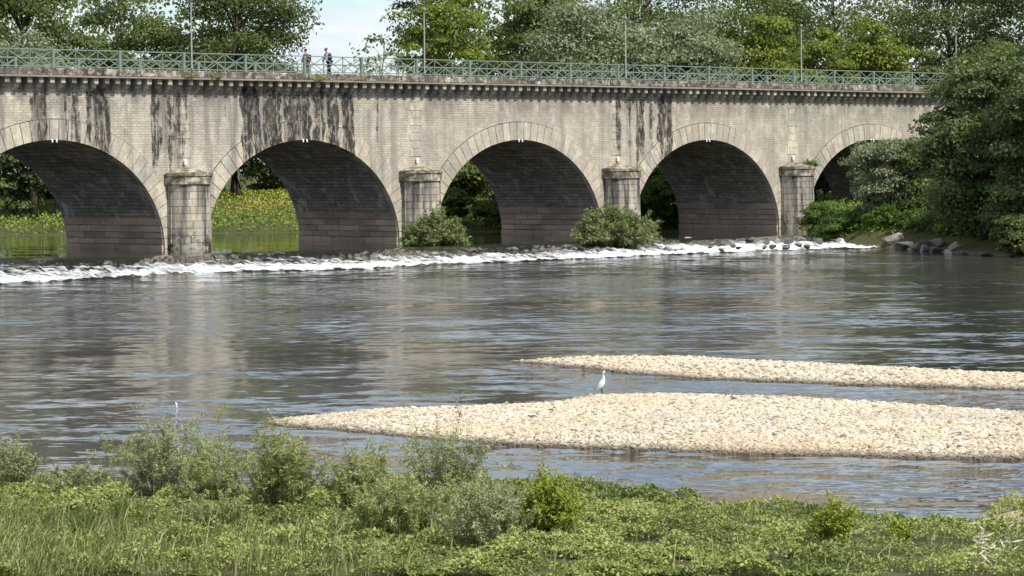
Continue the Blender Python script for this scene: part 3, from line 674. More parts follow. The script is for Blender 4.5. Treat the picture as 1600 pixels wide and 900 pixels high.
# ------------------------------------------------------------------ leaves, trees, shrubs
def leaf_quads(C, Nn, A, ln, wd, bend=.25):
    """C centres, Nn normals, A long axes, ln/wd sizes -> folded diamond leaves"""
    Nn = Nn / np.linalg.norm(Nn, axis=1, keepdims=True)
    A = A - Nn * (A * Nn).sum(1, keepdims=True); A = A / (np.linalg.norm(A, axis=1, keepdims=True) + 1e-9)
    B = np.cross(Nn, A); ln = np.asarray(ln)[:, None]; wd = np.asarray(wd)[:, None]
    V = np.stack([C - A * ln * .5, C + B * wd * .5 - Nn * ln * bend * .3, C + A * ln * .5 - Nn * ln * bend * .6, C - B * wd * .5 - Nn * ln * bend * .3], 1)
    n = len(C); return V.reshape(-1, 3), np.arange(4 * n).reshape(n, 4)
def rdir(g, n):
    d = g.normal(size=(n, 3)); return d / np.linalg.norm(d, axis=1, keepdims=True)
def tree(name, label, u, top, Y, halfw, mat, crown_lo=.25, nl=46, lpl=260, leaf=.26, base=None, seed=0, trunk=.32, group=None, lobe=.30, cat='tree', depth=None, asp=.55, trunk_h=None, X=None, lean=0):
    g = np.random.default_rng(seed + 100)
    if X is None: X = aty(u, 200, Y)[0]
    zb = float(ground_z(X, Y)) - .05 if base is None else base
    zt = aty(u, top, Y)[2]; h = zt - zb; rx = halfw * Y / F; ry = rx if depth is None else depth
    e = empty(name, (X, Y, zb)); tag(e, label, cat, group)
    cz = h * (1 + crown_lo) / 2; rz = h * (1 - crown_lo) / 2
    d = rdir(g, nl); rad = g.uniform(.35, 1, nl) ** .5
    lc = d * rad[:, None] * np.array([rx, ry, rz]) * (1 - lobe * .5) + np.array([lean * rx * .3, 0, cz])
    lc[:, 0] += lean * (lc[:, 2] - cz) * .3
    # taper the lower third a little so the outline is not an ellipsoid
    lr = np.minimum(rx, rz) * lobe * g.uniform(.65, 1.3, nl)
    V, Fc = [], []
    th = h * .72 if trunk_h is None else h * trunk_h
    tp = [(0, 0, 0)]
    for i in range(1, 5): tp.append((g.normal(0, .03) * h * .5 + lean * rx * .3 * i / 4, g.normal(0, .03) * h * .4, th * i / 4))
    tube(tp, [trunk * 1.25, trunk, trunk * .8, trunk * .55, trunk * .25], 8, V, Fc)
    for i in range(nl):
        if i % 2 and nl > 24: continue
        c = lc[i]; tz = max(.12, min(.95, (c[2] - .35 * np.hypot(c[0], c[1])) / th)) * 4
        a = int(min(3, tz)); fr = tz - a; s = Vector(tp[a]).lerp(Vector(tp[min(4, a + 1)]), fr); m_ = (s + Vector(c)) / 2 + Vector((0, 0, .06 * h))
        r_ = trunk * .34 * (1 - .5 * tz / 4)
        tube([s, m_, Vector(c)], [r_, r_ * .6, r_ * .22], 5, V, Fc, False)
    link('trunk', pyd('trunk', V, Fc, M['bark'], True), parent=e)
    n = nl * lpl; li = np.repeat(np.arange(nl), lpl); o = rdir(g, n); o[:, 2] = np.abs(o[:, 2]) * .9 - .28 * g.uniform(0, 1, n)
    rr_ = g.uniform(.25, 1, n) ** .6
    C = lc[li] + o * (lr[li] * rr_)[:, None] * np.array([1.15, 1.15, asp * 1.25])
    C += g.normal(0, .10, (n, 3)) * lr[li][:, None]
    Nn = o + g.normal(0, .55, (n, 3)) + np.array([0, 0, .5])
    A = rdir(g, n) + np.array([0, 0, -.5])
    sz = leaf * g.uniform(.6, 1.35, n)
    V, Q = leaf_quads(C, Nn, A, sz * 1.25, sz * .8)
    lt = g.uniform(0, .45, nl); T = np.clip(lt[li] + g.uniform(0, .55, n), 0, 1)
    link('crown', np_mesh('crown', V, Q, G[mat], tint=np.repeat(T, 4)), parent=e)
    return e
def shrub(name, label, X, Y, zb, h, rad, mat, stems=40, per=46, ll=.07, lw=.016, droop=.25, seed=0, spread=.5, group=None, cat='shrub', stemr=.006, sub=3, up=1.2, start=.12, ecc=1.):
    g = np.random.default_rng(seed + 500); e = empty(name, (X, Y, zb)); tag(e, label, cat, group)
    SV, SF = [], []; C = []; A = []; sid = []
    for s in range(stems):
        a = g.uniform(0, 6.283); rr_ = rad * math.sqrt(g.uniform(0, 1)); hh = h * g.uniform(.40, .95) * (1 - .25 * (rr_ / rad) ** 2) * (1.28 if s % 7 == 0 else 1)
        b0 = np.array([math.cos(a) * rr_ * (1 - spread) * ecc, math.sin(a) * rr_ * (1 - spread), 0]); tip = np.array([math.cos(a) * rr_ * ecc + g.normal(0, .08) * h, math.sin(a) * rr_ + g.normal(0, .08) * h, hh])
        mid = (b0 + tip) / 2 + np.array([0, 0, hh * .12]) + g.normal(0, .03 * h, 3)
        tip[2] -= droop * hh * (rr_ / rad) ** 2
        tt = np.linspace(0, 1, 7)[:, None]; P = (1 - tt) ** 2 * b0 + 2 * tt * (1 - tt) * mid + tt ** 2 * tip
        tube([P[0], P[3], P[6]], [stemr, stemr * .7, stemr * .25], 3, SV, SF, False)
        ks = [(P, 1.)]
        for q in range(sub):                              # side shoots
            t0 = g.uniform(.3, .9); p0 = (1 - t0) ** 2 * b0 + 2 * t0 * (1 - t0) * mid + t0 ** 2 * tip
            dv = rdir(g, 1)[0]; dv[2] = abs(dv[2]) * .7 + .35; le = hh * g.uniform(.12, .28)
            ks.append((p0 + np.linspace(0, 1, 7)[:, None] * dv * le, .45))
        for P_, wgt in ks:
            m_ = max(3, int(per * wgt)); q = g.uniform(start if wgt == 1 else 0, 1.02, m_)
            pos = np.stack([np.interp(q, np.linspace(0, 1, 7), P_[:, i]) for i in range(3)], -1)
            tg = P_[-1] - P_[0]; tg = tg / (np.linalg.norm(tg) + 1e-9)
            ax = tg * up * .6 + rdir(g, m_) + np.array([0, 0, -.15]); ax /= np.linalg.norm(ax, axis=1, keepdims=True)
            C.append(pos + ax * ll * .5); A.append(ax); sid += [s] * m_
    C = np.concatenate(C); A = np.concatenate(A); n = len(C); sid = np.array(sid)
    Nn = rdir(g, n) * .8 + np.array([0, 0, .7]); sz = g.uniform(.65, 1.3, n)
    V, Q = leaf_quads(C, Nn, A, ll * sz, lw * sz)
    st = g.uniform(0, .4, stems); T = np.clip(st[sid] + g.uniform(0, .6, n), 0, 1)
    link('stems', pyd('stems', SV, SF, M['twig']), parent=e)
    link('foliage', np_mesh('foliage', V, Q, G[mat], tint=np.repeat(T, 4)), parent=e); return e

# trees on the far bank, behind the bridge
tg_ = 'trees behind the bridge'
def bt(nm, lab, u, top, Y, hw, mat, lo, nl, seed, lpl=370, leaf=.22, **k): k.setdefault('lobe', .36); tree(nm, lab, u, top, Y, hw, mat, lo, nl, lpl, leaf, seed=seed, group=tg_, **k)
bt('broadleaf_tree', 'tall dark tree with pale lower sprays behind the bridge above the partly cut arch', 30, -70, 234, 112, 'oak', .2, 70, 1, trunk=.5)
bt('broadleaf_tree', 'pale grey-green lower tree behind the railing beside the tall dark tree', 50, 30, 222, 92, 'silver', .3, 48, 2)
bt('broadleaf_tree', 'loose mid green tree with small sky gaps, between the tall dark tree and the oak', 195, -50, 238, 96, 'mid', .22, 54, 3, lpl=330)
bt('broadleaf_tree', 'low leafy tree filling the space below the loose mid green tree', 160, 60, 228, 78, 'oak', .2, 40, 33)
bt('oak_tree', 'broad dark oak whose ragged edge borders the open sky', 368, -70, 240, 122, 'oak', .30, 76, 4, trunk=.62)
bt('broadleaf_tree', 'dark tree tucked behind the lower limbs of the oak', 320, 30, 252, 92, 'mid', .2, 46, 34)
bt('broadleaf_tree', 'low dark tree standing behind the oak trunk, seen through the arch', 425, 178, 256, 84, 'oak', .0, 46, 5)
bt('sapling_tree', 'thin sparse sapling against the open sky between oak and branching tree', 600, 50, 226, 50, 'mid', .62, 22, 6, lpl=30, leaf=.26, trunk=.10, lobe=.34, trunk_h=.95)
bt('broadleaf_tree', 'branching two-tone tree right of the open sky gap', 692, -35, 236, 84, 'lime', .48, 52, 7, lpl=230, trunk=.34, lobe=.27)
bt('broadleaf_tree', 'dark upper tree touching the branching two-tone tree', 680, -90, 246, 74, 'oak', .5, 34, 31, lpl=260, trunk=.3)
bt('broadleaf_tree', 'tall mid green tree between the branching tree and the silvery trees', 835, -70, 240, 84, 'mid', .15, 60, 8)
bt('poplar_tree', 'broad silvery green tree behind the railing, with pale upper sprays', 925, -20, 230, 112, 'silver', .22, 72, 9, trunk=.4)
bt('poplar_tree', 'silvery grey tree beside the lime green round trees', 1075, 0, 232, 96, 'silver', .24, 62, 10, trunk=.36)
bt('broadleaf_tree', 'tall dark tree rising behind the two silvery trees', 1010, -120, 262, 140, 'mid', .2, 70, 11)
bt('broadleaf_tree', 'dark tree between the tall mid green tree and the broad silvery one', 790, 40, 256, 70, 'oak', .2, 40, 35)
bt('broadleaf_tree', 'bright lime green tree next to the silvery trees', 1190, 0, 236, 66, 'lime', .22, 48, 12)
bt('broadleaf_tree', 'rounded lime green tree in front of the dark wood, left one of the pair', 1270, 26, 242, 66, 'lime', .18, 52, 13)
bt('broadleaf_tree', 'rounded lime green tree in front of the dark wood, right one of the pair', 1365, 16, 246, 70, 'lime', .18, 58, 14)
bt('broadleaf_tree', 'tall olive tree rising behind the pair of round lime trees', 1290, -100, 270, 140, 'mid', .2, 70, 15)
bt('broadleaf_tree', 'dark wood tree between the olive tree and the lime tree next to the silvery ones', 1180, -60, 276, 100, 'mid', .2, 54, 36)
bt('broadleaf_tree', 'tall dark wood tree with upright stems above the riverside tree', 1480, -120, 272, 120, 'oak', .1, 70, 16, trunk=.45)
bt('broadleaf_tree', 'small grey-green tree at the end of the railing', 1440, 64, 250, 36, 'mid', .2, 24, 17)
bt('broadleaf_tree', 'tall olive tree of the wood at the far right behind the bridge', 1610, -100, 264, 110, 'oak', .1, 60, 18)
g = np.random.default_rng(41); n = 90000; wx = g.uniform(-110, 125, n); wy = g.uniform(284, 306, n)
wt = 17 + 12 * fbm(wx * .11, wx * 0 + 3, 61, 3) + 5 * (fbm(wx * .5, wy * .2, 63, 3) - .5)
gap = np.clip((np.abs(wx + 16.5) - 6.5) / 5, 0, 1); wt = wt * gap + (10.5 + 5 * (fbm(wx * .4, wx * 0, 64, 2) - .3)) * (1 - gap)
wz = wt * g.uniform(.0, 1, n) ** .8; k = fbm(wx * .33 + wy * .2, wz * .4, 67, 3) > .40; wx, wy, wz, wt = wx[k], wy[k], wz[k], wt[k]; n = len(wx)
V, Q = leaf_quads(np.stack([wx, wy + 4 * (fbm(wx * .4, wz * .5, 68) - .5), wz + 1.5], -1), rdir(g, n) + np.array([.2, -.5, .5]), rdir(g, n), g.uniform(.35, .8, n), g.uniform(.25, .5, n))
tag(link('far_woodland', np_mesh('far_woodland', V, Q, G['mid'], tint=np.repeat(np.clip(g.uniform(0, .6, n) + .8 * (fbm(wx * .15, wx * 0, 69) - .4), 0, 1), 4))), 'distant woodland closing the gaps behind the trees', 'woodland', kind='stuff')
# undergrowth seen through the arches and over the towpath
ug = 'undergrowth on the far bank'
for i, (u, tp, Y, hw, mt, lab) in enumerate((
        (20, 215, 222, 48, 'dark', 'dark ivy-clad bush through the partly cut arch, beside the thick trunk'), (85, 232, 236, 46, 'mid', 'mid green bush behind the tree trunks in the partly cut arch'),
        (-40, 150, 224, 60, 'dark', 'dark tall bush left of the ivy-clad bush'), (120, 205, 226, 50, 'dark', 'dark bush behind the streaked vault of the partly cut arch'),
        (250, 180, 232, 70, 'mid', 'bush behind the dark stained pier'), (500, 100, 262, 60, 'mid', 'low bush just showing above the towpath under the open sky'), (580, 112, 262, 50, 'mid', 'low bush behind the sparse sapling'),
        (720, 195, 216, 55, 'mid', 'rounded green bush in the arch left of the willow clump'), (770, 180, 222, 60, 'mid', 'dark bush behind the rounded green bush'), (700, 292, 211, 46, 'herb', 'low bright bush at the water in the third arch'), (775, 305, 211, 40, 'herb', 'low overhanging bush at the waterline against the vault in the third arch'),
        (1000, 200, 226, 60, 'mid', 'tall bush in the arch behind the second willow clump'), (1040, 270, 221, 46, 'herb', 'low bush at the waterline in the fourth arch'), (990, 285, 219, 40, 'herb', 'low bush hugging the pier in the fourth arch'),
        (1290, 180, 236, 60, 'dark', 'dark bush inside the last arch'), (1340, 150, 242, 70, 'dark', 'dark tall bush behind the last arch'), (900, 170, 232, 80, 'mid', 'bush behind the third vault'), (1150, 170, 238, 90, 'mid', 'bush behind the fourth vault'))):
    tree('bush', lab, u, tp, Y, hw, mt, .0, 30, 230, .25, seed=60 + i, group=ug, trunk=.14, cat='bush', lobe=.4)
# trees and bushes on the right bank, in front of the bridge
tree('riverside_tree', 'big dark leafy tree overhanging the rocky right bank', 1540, 58, 168, 112, 'dark', .0, 100, 360, .195, seed=20, trunk=.4, lobe=.30, asp=.6)
tree('riverside_tree', 'dark leafy tree at the far right edge beyond the overhanging one', 1650, 20, 162, 100, 'dark', .0, 80, 360, .19, seed=21, trunk=.4, lobe=.3)
tree('riverside_tree', 'paler leafy tree top rising behind the overhanging dark tree', 1570, 32, 198, 84, 'mid', .1, 54, 320, .21, seed=22, trunk=.3)
tree('willow_tree', 'light grey-green willow in front of the last arch', 1396, 206, 186, 74, 'silver', .0, 66, 340, .16, seed=23, trunk=.16, lobe=.30)
rb = 'bushes on the right bank'
for i, (u, tp, Y, hw, mt, lab) in enumerate(((1442, 275, 185, 58, 'mid', 'olive bush between the light willow and the overhanging tree'), (1504, 250, 177, 60, 'dark', 'dark bush filling the foot of the overhanging tree, behind the pale boulder'),
        (1545, 240, 172, 62, 'dark', 'dark bush under the middle of the overhanging tree'), (1600, 230, 163, 66, 'dark', 'dark bush under the far right riverside tree'), (1465, 190, 184, 62, 'mid', 'tall olive bush joining the light willow to the overhanging tree'), (1552, 325, 170, 40, 'oak', 'low bush hanging over the bank right of the pale boulder'), (1592, 330, 160, 46, 'oak', 'low bush hanging over the bank at the far right'))):
    tree('bush', lab, u, tp, Y, hw, mt, -.12, 44, 300, .17, seed=90 + i, group=rb, trunk=.1, cat='bush', lobe=.4)
tree('nettle_bank', 'mound of deep green nettles beside the last pier', 1296, 309, 193, 50, 'herb', -.5, 60, 380, .12, seed=25, trunk=.05, lobe=.4, cat='nettles')
tree('nettle_bank', 'mound of deep green nettles under the light willow', 1372, 307, 187, 50, 'herb', -.5, 60, 380, .12, seed=26, trunk=.05, lobe=.4, cat='nettles')
tree('nettle_bank', 'low front mound of nettles above the pale flat rock', 1322, 328, 187, 56, 'herb', -.8, 50, 380, .11, seed=27, trunk=.04, lobe=.4, cat='nettles')
for i, (X_, Y_, h_, r_, mt, lab) in enumerate(((25.0, 183.5, 1.5, 1.7, 'herb', 'low leafy clump right of the nettle mounds at the end of the rapids'), (26.3, 181, 1.3, 1.6, 'herb', 'low leafy clump behind the rocks that end the rapids'), (27.6, 178.5, 1.5, 1.7, 'mid', 'olive leafy clump just above the rocks at the overhanging tree'),
        (28.0, 175.3, 1.2, 1.5, 'herb', 'small leafy clump on the bank behind the pale boulder'), (28.9, 172.3, 1.3, 1.5, 'mid', 'small olive clump under the overhanging tree'), (29.6, 169.3, 1.2, 1.4, 'herb', 'small green clump on the bank towards the far right'))):
    shrub('leafy_clump', lab, X_, Y_, float(ground_z(X_, Y_)) - .05, h_, r_, mt, 110, 34, .2, .085, .5, seed=300 + i, spread=.6, stemr=.012, sub=3, group='leafy clumps on the right bank', cat='bush', start=.05, ecc=1.3)
# far bank herbs with yellow flowers
g = np.random.default_rng(77); n = 80000; hx = g.uniform(-60, 44, n); hy = 208 + 60 * g.uniform(0, 1, n) ** 1.2; rgt = hx > 17; hy = np.where(rgt, g.uniform(152, 235, n), hy); hz = ground_z(hx, hy); k = hz > .02; hx, hy, hz = hx[k], hy[k], hz[k]; n = len(hx)
hz = hz + g.uniform(0, 1, n) * (.25 + .7 * fbm(hx * .35, hy * .35, 88))
fl = np.exp(-((hx + 18) / 8) ** 2 - ((hy - 236) / 9) ** 2) * np.clip((fbm(hx * .35, hy * .35, 90) - .36) * 5, 0, 1.2)
T = np.where((g.uniform(0, 1, n) < np.clip(fl * 2.0 - .06, 0, .82)) & (hx < -8), 1., g.uniform(0, .84, n) * np.where(hx < -6, 1, .5))
fs = np.where(T > .9, .62, 1.); hz = np.where(T > .9, hz + .12, hz)
V, Q = leaf_quads(np.stack([hx, hy, hz], -1), rdir(g, n) + np.array([0, -.3, .8]), rdir(g, n) + np.array([0, 0, .6]), g.uniform(.14, .34, n) * fs, g.uniform(.08, .2, n) * fs)
tag(link('bank_herbs', np_mesh('bank_herbs', V, Q, G['bank'], tint=np.repeat(T, 4))), 'bright meadow herbs with yellow flowers on the far bank', 'herbs', kind='stuff')

n = 90000; hx = g.uniform(19, 44, n); hy = g.uniform(150, 206, n); hz = ground_z(hx, hy); k = (hx - interp(hy, RS) > np.where(hy < 182, 2.4, .7)) & (hx < hy * .19 + 3); hx, hy, hz = hx[k], hy[k], hz[k]; n = len(hx)
hz = hz + g.uniform(0, 1, n) * (.2 + .9 * fbm(hx * .5, hy * .5, 87)) * np.clip((hx - interp(hy, RS)) / 2.0, .4, 1)
V, Q = leaf_quads(np.stack([hx, hy, hz], -1), rdir(g, n) + np.array([0, -.3, .8]), rdir(g, n) + np.array([0, 0, .6]), g.uniform(.12, .26, n), g.uniform(.05, .13, n))
tag(link('undergrowth', np_mesh('undergrowth', V, Q, G['herb'], tint=np.repeat(g.uniform(0, .8, n), 4))), 'rough green undergrowth under the trees of the right bank', 'undergrowth', kind='stuff')
# willow clumps on the weir
for u, v_, lab, r_, h_, sd_ in ((679, 398, 'rounded willow clump on the weir before the pier with the rusty cap', 2.15, 2.75, 1), (962, 394, 'larger willow clump on the weir before the pier beside the black streaks', 2.85, 3.25, 2)):
    X, Y = onz(u, v_, LOW + .1); Y += 1.6
    shrub('willow_clump', lab, X, Y, LOW + .1, h_, r_, 'willow', 230, 60, .26, .075, .55, seed=sd_, spread=.75, stemr=.02, sub=3, group='willow clumps on the weir', start=.05)
# fern on the pier cap, tufts on the coping
p = bw(3 * D + 1.1, -.75); shrub('fern', 'green fern growing on the cap of the last pier', p.x, p.y, 4.45, .75, .75, 'herb', 34, 22, .16, .05, .6, seed=5, spread=.8, stemr=.008, cat='fern')
for i, (u, lab) in enumerate(((290, 'moss and grass tuft on the coping under the first lamp post'), (335, 'grass tuft hanging on the cornice right of the first lamp post'), (497, 'ivy tuft on the dark stained cornice under the walkers'))):
    x_, z_ = face(u, 122, .66); p = bw(x_, -.68); shrub('plant_tuft', lab, p.x, p.y, 10.34, .3, .55, 'sapy', 22, 16, .09, .03, .9, seed=40 + i, spread=.9, stemr=.006, cat='plant', ecc=1.5)

# ------------------------------------------------------------------ rocks
def rock_mesh(seed, mat, sub=2):
    bm = bmesh.new(); bmesh.ops.create_icosphere(bm, subdivisions=sub, radius=1); g = random.Random(seed)
    off = Vector((g.uniform(0, 50), g.uniform(0, 50), g.uniform(0, 50)))
    pl = [(Vector((g.gauss(0, 1), g.gauss(0, 1), g.gauss(0, .7))).normalized(), g.uniform(.3, .7)) for _ in range(9)]
    for q in bm.verts:
        for nn, dd in pl:
            e = q.co.dot(nn) - dd
            if e > 0: q.co -= nn * e * .97
        q.co *= 1 + .12 * mnoise.noise(q.co * 2.2 + off)
    me = bpy.data.meshes.new('rock'); bm.to_mesh(me); bm.free(); me.materials.append(M[mat]); return me
RK = {m_: [rock_mesh(i + 10 * j, m_) for i in range(5)] for j, m_ in enumerate(('rock', 'rockp', 'rockm'))}
rr = random.Random(12)
def rock(u, v_, z, wpx, mat, lab, group=None, flat=.55):
    X, Y = onz(u, v_, z)
    if u > 1380 and v_ < 420:                             # on the shore line of the right bank, further inland the higher it shows
        Y = min(np.arange(150, 181, .1), key=lambda q: abs(interp(q, RS) / q - (u - 800) / F)); i_ = max(0, 390 - v_) * .07
        X = float(interp(Y, RS)) - .25 + i_ * .75; Y = float(Y) + i_ * .55; z = max(LOW + .05, float(ground_z(X, Y)) + .05)
    s = wpx * Y / F / 2
    s *= rr.uniform(.75, 1.3); o = link('rock', rr.choice(RK[mat]), loc=(X + rr.uniform(-.3, .3), Y + rr.uniform(-.4, .4), z)); o.scale = (s, s * rr.uniform(.8, 1.1), s * flat * rr.uniform(.85, 1.2)); o.rotation_euler = (rr.uniform(-.2, .2), rr.uniform(-.2, .2), rr.uniform(0, 6.28))
    return tag(o, lab, 'rock', group)
WRL = ['dark wet rock in the white water before the partly cut arch', 'dark wet rock in the white water between the first pier and the rounded willow', 'dark wet rock in the white water between the two willow clumps', 'dark wet rock in the white water between the larger willow and right bank']
WRG = ['weir rocks before the cut arch', 'weir rocks before the second arch', 'weir rocks between the willow clumps', 'weir rocks towards the right bank']
for u, v_, w_ in ((12, 412, 14), (55, 414, 22), (82, 414, 16), (130, 418, 22), (142, 423, 16), (166, 414, 9), (273, 414, 9), (317, 411, 12), (358, 415, 12), (425, 401, 14), (510, 404, 14), (535, 402, 16), (593, 399, 14), (620, 392, 26),
                  (745, 392, 16), (800, 388, 18), (845, 390, 16), (880, 386, 20), (910, 388, 16), (930, 390, 14), (1040, 388, 12), (1058, 390, 10), (1110, 385, 12), (1125, 390, 12), (1148, 383, 16), (1155, 386, 12), (1178, 375, 14), (1192, 378, 14), (1205, 383, 18), (1222, 385, 16), (1240, 377, 18), (1250, 382, 14), (1262, 383, 16), (1275, 376, 14), (1188, 386, 12), (1095, 380, 10)):
    k = (v_ - np.interp(u, (0, 600, 1380), (405, 390, 366))) / 26
    rock(u, v_ + 1, LOW * min(1, max(0, k)) - .02, w_ * 1.12, 'rock', WRL[sum(u > q for q in (290, 640, 940))], WRG[sum(u > q for q in (290, 640, 940))])
rock(1068, 373, .0, 20, 'rockp', 'flat pale stone resting on the weir crest before the fourth vault', flat=.3)
rock(1210, 377, -.1, 22, 'rockm', 'brown boulder standing in the rapids below the last pier')
BKL = [('grey rock at the water below the nettles', 'rocks below the nettles'), ('dark brown rock piled at the end of the rapids', 'dark rocks ending the rapids'), ('grey angular rock piled at the end of the rapids', 'grey rocks ending the rapids'), ('small grey rock lining the bank right of the pale boulder', 'rocks under the overhanging tree')]
for u, v_, w_, mt in ((1385, 386, 20, 'rockm'), (1402, 384, 26, 'rockm'), (1418, 383, 26, 'rock'), (1412, 389, 18, 'rockm'), (1436, 378, 26, 'rock'), (1428, 388, 24, 'rockm'), (1450, 389, 20, 'rockm'), (1440, 372, 22, 'rock'), (1462, 372, 28, 'rock'), (1470, 382, 20, 'rock'), (1355, 366, 20, 'rockm'), (1375, 370, 22, 'rockm'), (1325, 361, 16, 'rockm'), (1342, 364, 14, 'rockm'), (1300, 362, 14, 'rockm'), (1268, 357, 16, 'rockm'), (1236, 356, 14, 'rockm'), (1524, 391, 14, 'rock'), (1552, 393, 18, 'rock'), (1581, 396, 12, 'rock'), (1506, 389, 10, 'rockm')):
    X, Y = onz(u, v_, LOW); rock(u, v_ + 2, LOW + (.15 if v_ > 376 else .42), w_ * 1.25, mt, *BKL[0 if u < 1380 else 1 if u < 1480 and mt == 'rock' else 2 if u < 1480 else 3], .65 if u < 1480 else .35)
rock(1484, 381, LOW + .35, 31, 'rockp', 'large pale rounded boulder at the foot of the dark overhanging tree', flat=.85)
rock(1489, 390, LOW + .1, 26, 'rockp', 'pale triangular rock at the water below the large pale boulder', flat=.6)
rock(1462, 388, LOW + .1, 18, 'rockp', 'small pale wedge rock left of the pale triangular rock', flat=.7)
rock(1318, 360, .1, 18, 'rockp', 'pale flat rock under the nettles beside the last pier', flat=.4)

rock(1412, 668, LOW + .22, 9, 'rock', 'dark stone lying alone on the wide gravel bar', flat=.4)
rock(1485, 678, LOW + .22, 7, 'rockm', 'brown stone on the wide gravel bar beside the lone dark stone', flat=.4)
# ------------------------------------------------------------------ foreground bank: ground cover, grass, saplings
def shore_s(X, Y): return interp(X, SH) - Y
g = np.random.default_rng(3); n = 1150000
X = g.uniform(-10.5, 10.5, n); Y = g.uniform(33.5, 51.5, n); s = shore_s(X, Y)
bare = fbm(X * .35, Y * .35, 13) ; keep = (s > -.05) & (g.uniform(0, 1, n) < np.clip((bare - .3) * 7, .4, 1) * np.clip((fbm(X * 2.4, Y * 1.8, 41, 3) - .33) * 8, .03, 1))
sand = (np.hypot((X - 7.1) / 1.6, (Y - 41.4) / .9) < 1); keep &= ~(sand & (g.uniform(0, 1, n) < .8))
X, Y = X[keep], Y[keep]; n = len(X); gz = ground_z(X, Y)
lump = fbm(X * 1.9, Y * 1.3, 17, 4); hgt_ = .02 + .68 * np.clip(lump - .36, 0, 1) * np.clip(shore_s(X, Y) / .8 + .35, 0, 1)
C = np.stack([X, Y, gz + hgt_ * g.uniform(.02, 1, n) ** .3], -1)
sz = g.uniform(.02, .05, n)
T = np.clip(g.uniform(-.02, .82, n) + 1.3 * (fbm(X * .9, Y * .7, 19) - .42) + .5 * (lump - .45), 0, 1)
ng = bpy.data.node_groups.new('leaf_scatter', 'GeometryNodeTree')
ng.interface.new_socket('Geometry', in_out='INPUT', socket_type='NodeSocketGeometry'); ng.interface.new_socket('Geometry', in_out='OUTPUT', socket_type='NodeSocketGeometry')
a = ng.nodes.new('NodeGroupInput'); z_ = ng.nodes.new('NodeGroupOutput'); ip = ng.nodes.new('GeometryNodeInstanceOnPoints'); gd = ng.nodes.new('GeometryNodeMeshGrid')
for nm, q in (('Size X', .707), ('Size Y', .707), ('Vertices X', 2), ('Vertices Y', 2)): gd.inputs[nm].default_value = q
tf = ng.nodes.new('GeometryNodeTransform'); tf.inputs['Rotation'].default_value = (0, 0, math.pi / 4); sm = ng.nodes.new('GeometryNodeSetMaterial'); sm.inputs['Material'].default_value = G['matc']
l_ = ng.links.new; l_(a.outputs[0], ip.inputs['Points']); l_(gd.outputs[0], tf.inputs[0]); l_(tf.outputs[0], sm.inputs[0]); l_(sm.outputs[0], ip.inputs['Instance'])
for nm, so in (('rot', 'Rotation'), ('siz', 'Scale')):
    q = ng.nodes.new('GeometryNodeInputNamedAttribute'); q.data_type = 'FLOAT_VECTOR'; q.inputs['Name'].default_value = nm; l_(q.outputs[0], ip.inputs[so])
l_(ip.outputs[0], z_.inputs[0])
me = bpy.data.meshes.new('ground_cover'); me.vertices.add(n); me.vertices.foreach_set('co', C.astype(np.float32).ravel()); big_ = .92 + .4 * (fbm(X * .35, Y * .35, 47) > .56)
for nm, d in (('rot', np.stack([g.normal(.3, .55, n), g.normal(.1, .55, n), g.uniform(0, 6.28, n)], -1)), ('siz', np.stack([sz * 1.35 * big_, sz * .75 * big_, sz], -1))):
    me.attributes.new(nm, 'FLOAT_VECTOR', 'POINT').data.foreach_set('vector', d.astype(np.float32).ravel())
me.attributes.new('tint', 'FLOAT', 'POINT').data.foreach_set('value', T.astype(np.float32)); me.materials.append(G['matc'])
gc = link('ground_cover', me); gc.modifiers.new('scatter', 'NODES').node_group = ng
tag(gc, 'low bright green creeping plants carpeting the near bank', 'ground cover', kind='stuff')
def blades(P, ln, lean_dir, lean, wd, g):
    """arching grass blades, 3 quads each"""
    n = len(P); a = g.uniform(0, 6.283, n); d = np.stack([np.cos(a), np.sin(a)], -1) * g.uniform(.1, 1.1, n)[:, None] + lean_dir * lean
    sd_ = np.stack([-np.sin(a), np.cos(a)], -1) * .35 + np.array([.9, .1]); sd_ /= np.linalg.norm(sd_, axis=1, keepdims=True)
    V = []
    for i, (t_, w_) in enumerate(((0, 1.), (.4, .9), (.75, .6), (1., .12))):
        c = P.copy(); c[:, :2] += d * (ln * t_ ** 2 * .75)[:, None]; c[:, 2] += ln * (t_ - .42 * t_ ** 2.2 * np.minimum(1, np.linalg.norm(d, axis=1)))
        for s_ in (-1, 1):
            q = c.copy(); q[:, :2] += sd_ * (wd * w_ * s_ / 2)[:, None]; V.append(q)
    V = np.stack(V, 1).reshape(-1, 3); b = 8 * np.arange(n)[:, None]
    Q = np.concatenate([b + np.array([[2 * i, 2 * i + 1, 2 * i + 3, 2 * i + 2]]) for i in range(3)], 0)
    return V, Q
n = 70000; X = g.uniform(-10.5, 10.5, n); Y = g.uniform(33.5, 47, n)
dens = np.clip(1.0 - (X + 8.5) / 8.0 - np.maximum(0, Y - 38.5) / 4.5 + (fbm(X * .5, Y * .5, 23) - .5) * 1.6, .035, 1) 
k = (g.uniform(0, 1, n) < dens) & (shore_s(X, Y) > .5); X, Y = X[k], Y[k]; n = len(X)
P = np.stack([X, Y, ground_z(X, Y)], -1)
V, Q = blades(P, g.uniform(.14, .5, n) * (.35 + 1.3 * fbm(X * .7, Y * .7, 29)), np.array([.35, -.25]) , .8, g.uniform(.008, .02, n), g)
T = np.where(g.uniform(0, 1, n) < .16, 1., g.uniform(0, .85, n))
tag(link('long_grass', np_mesh('long_grass', V, Q, G['grass'], tint=np.repeat(T, 8))), 'long wind-bent grass on the near bank', 'grass', kind='stuff')

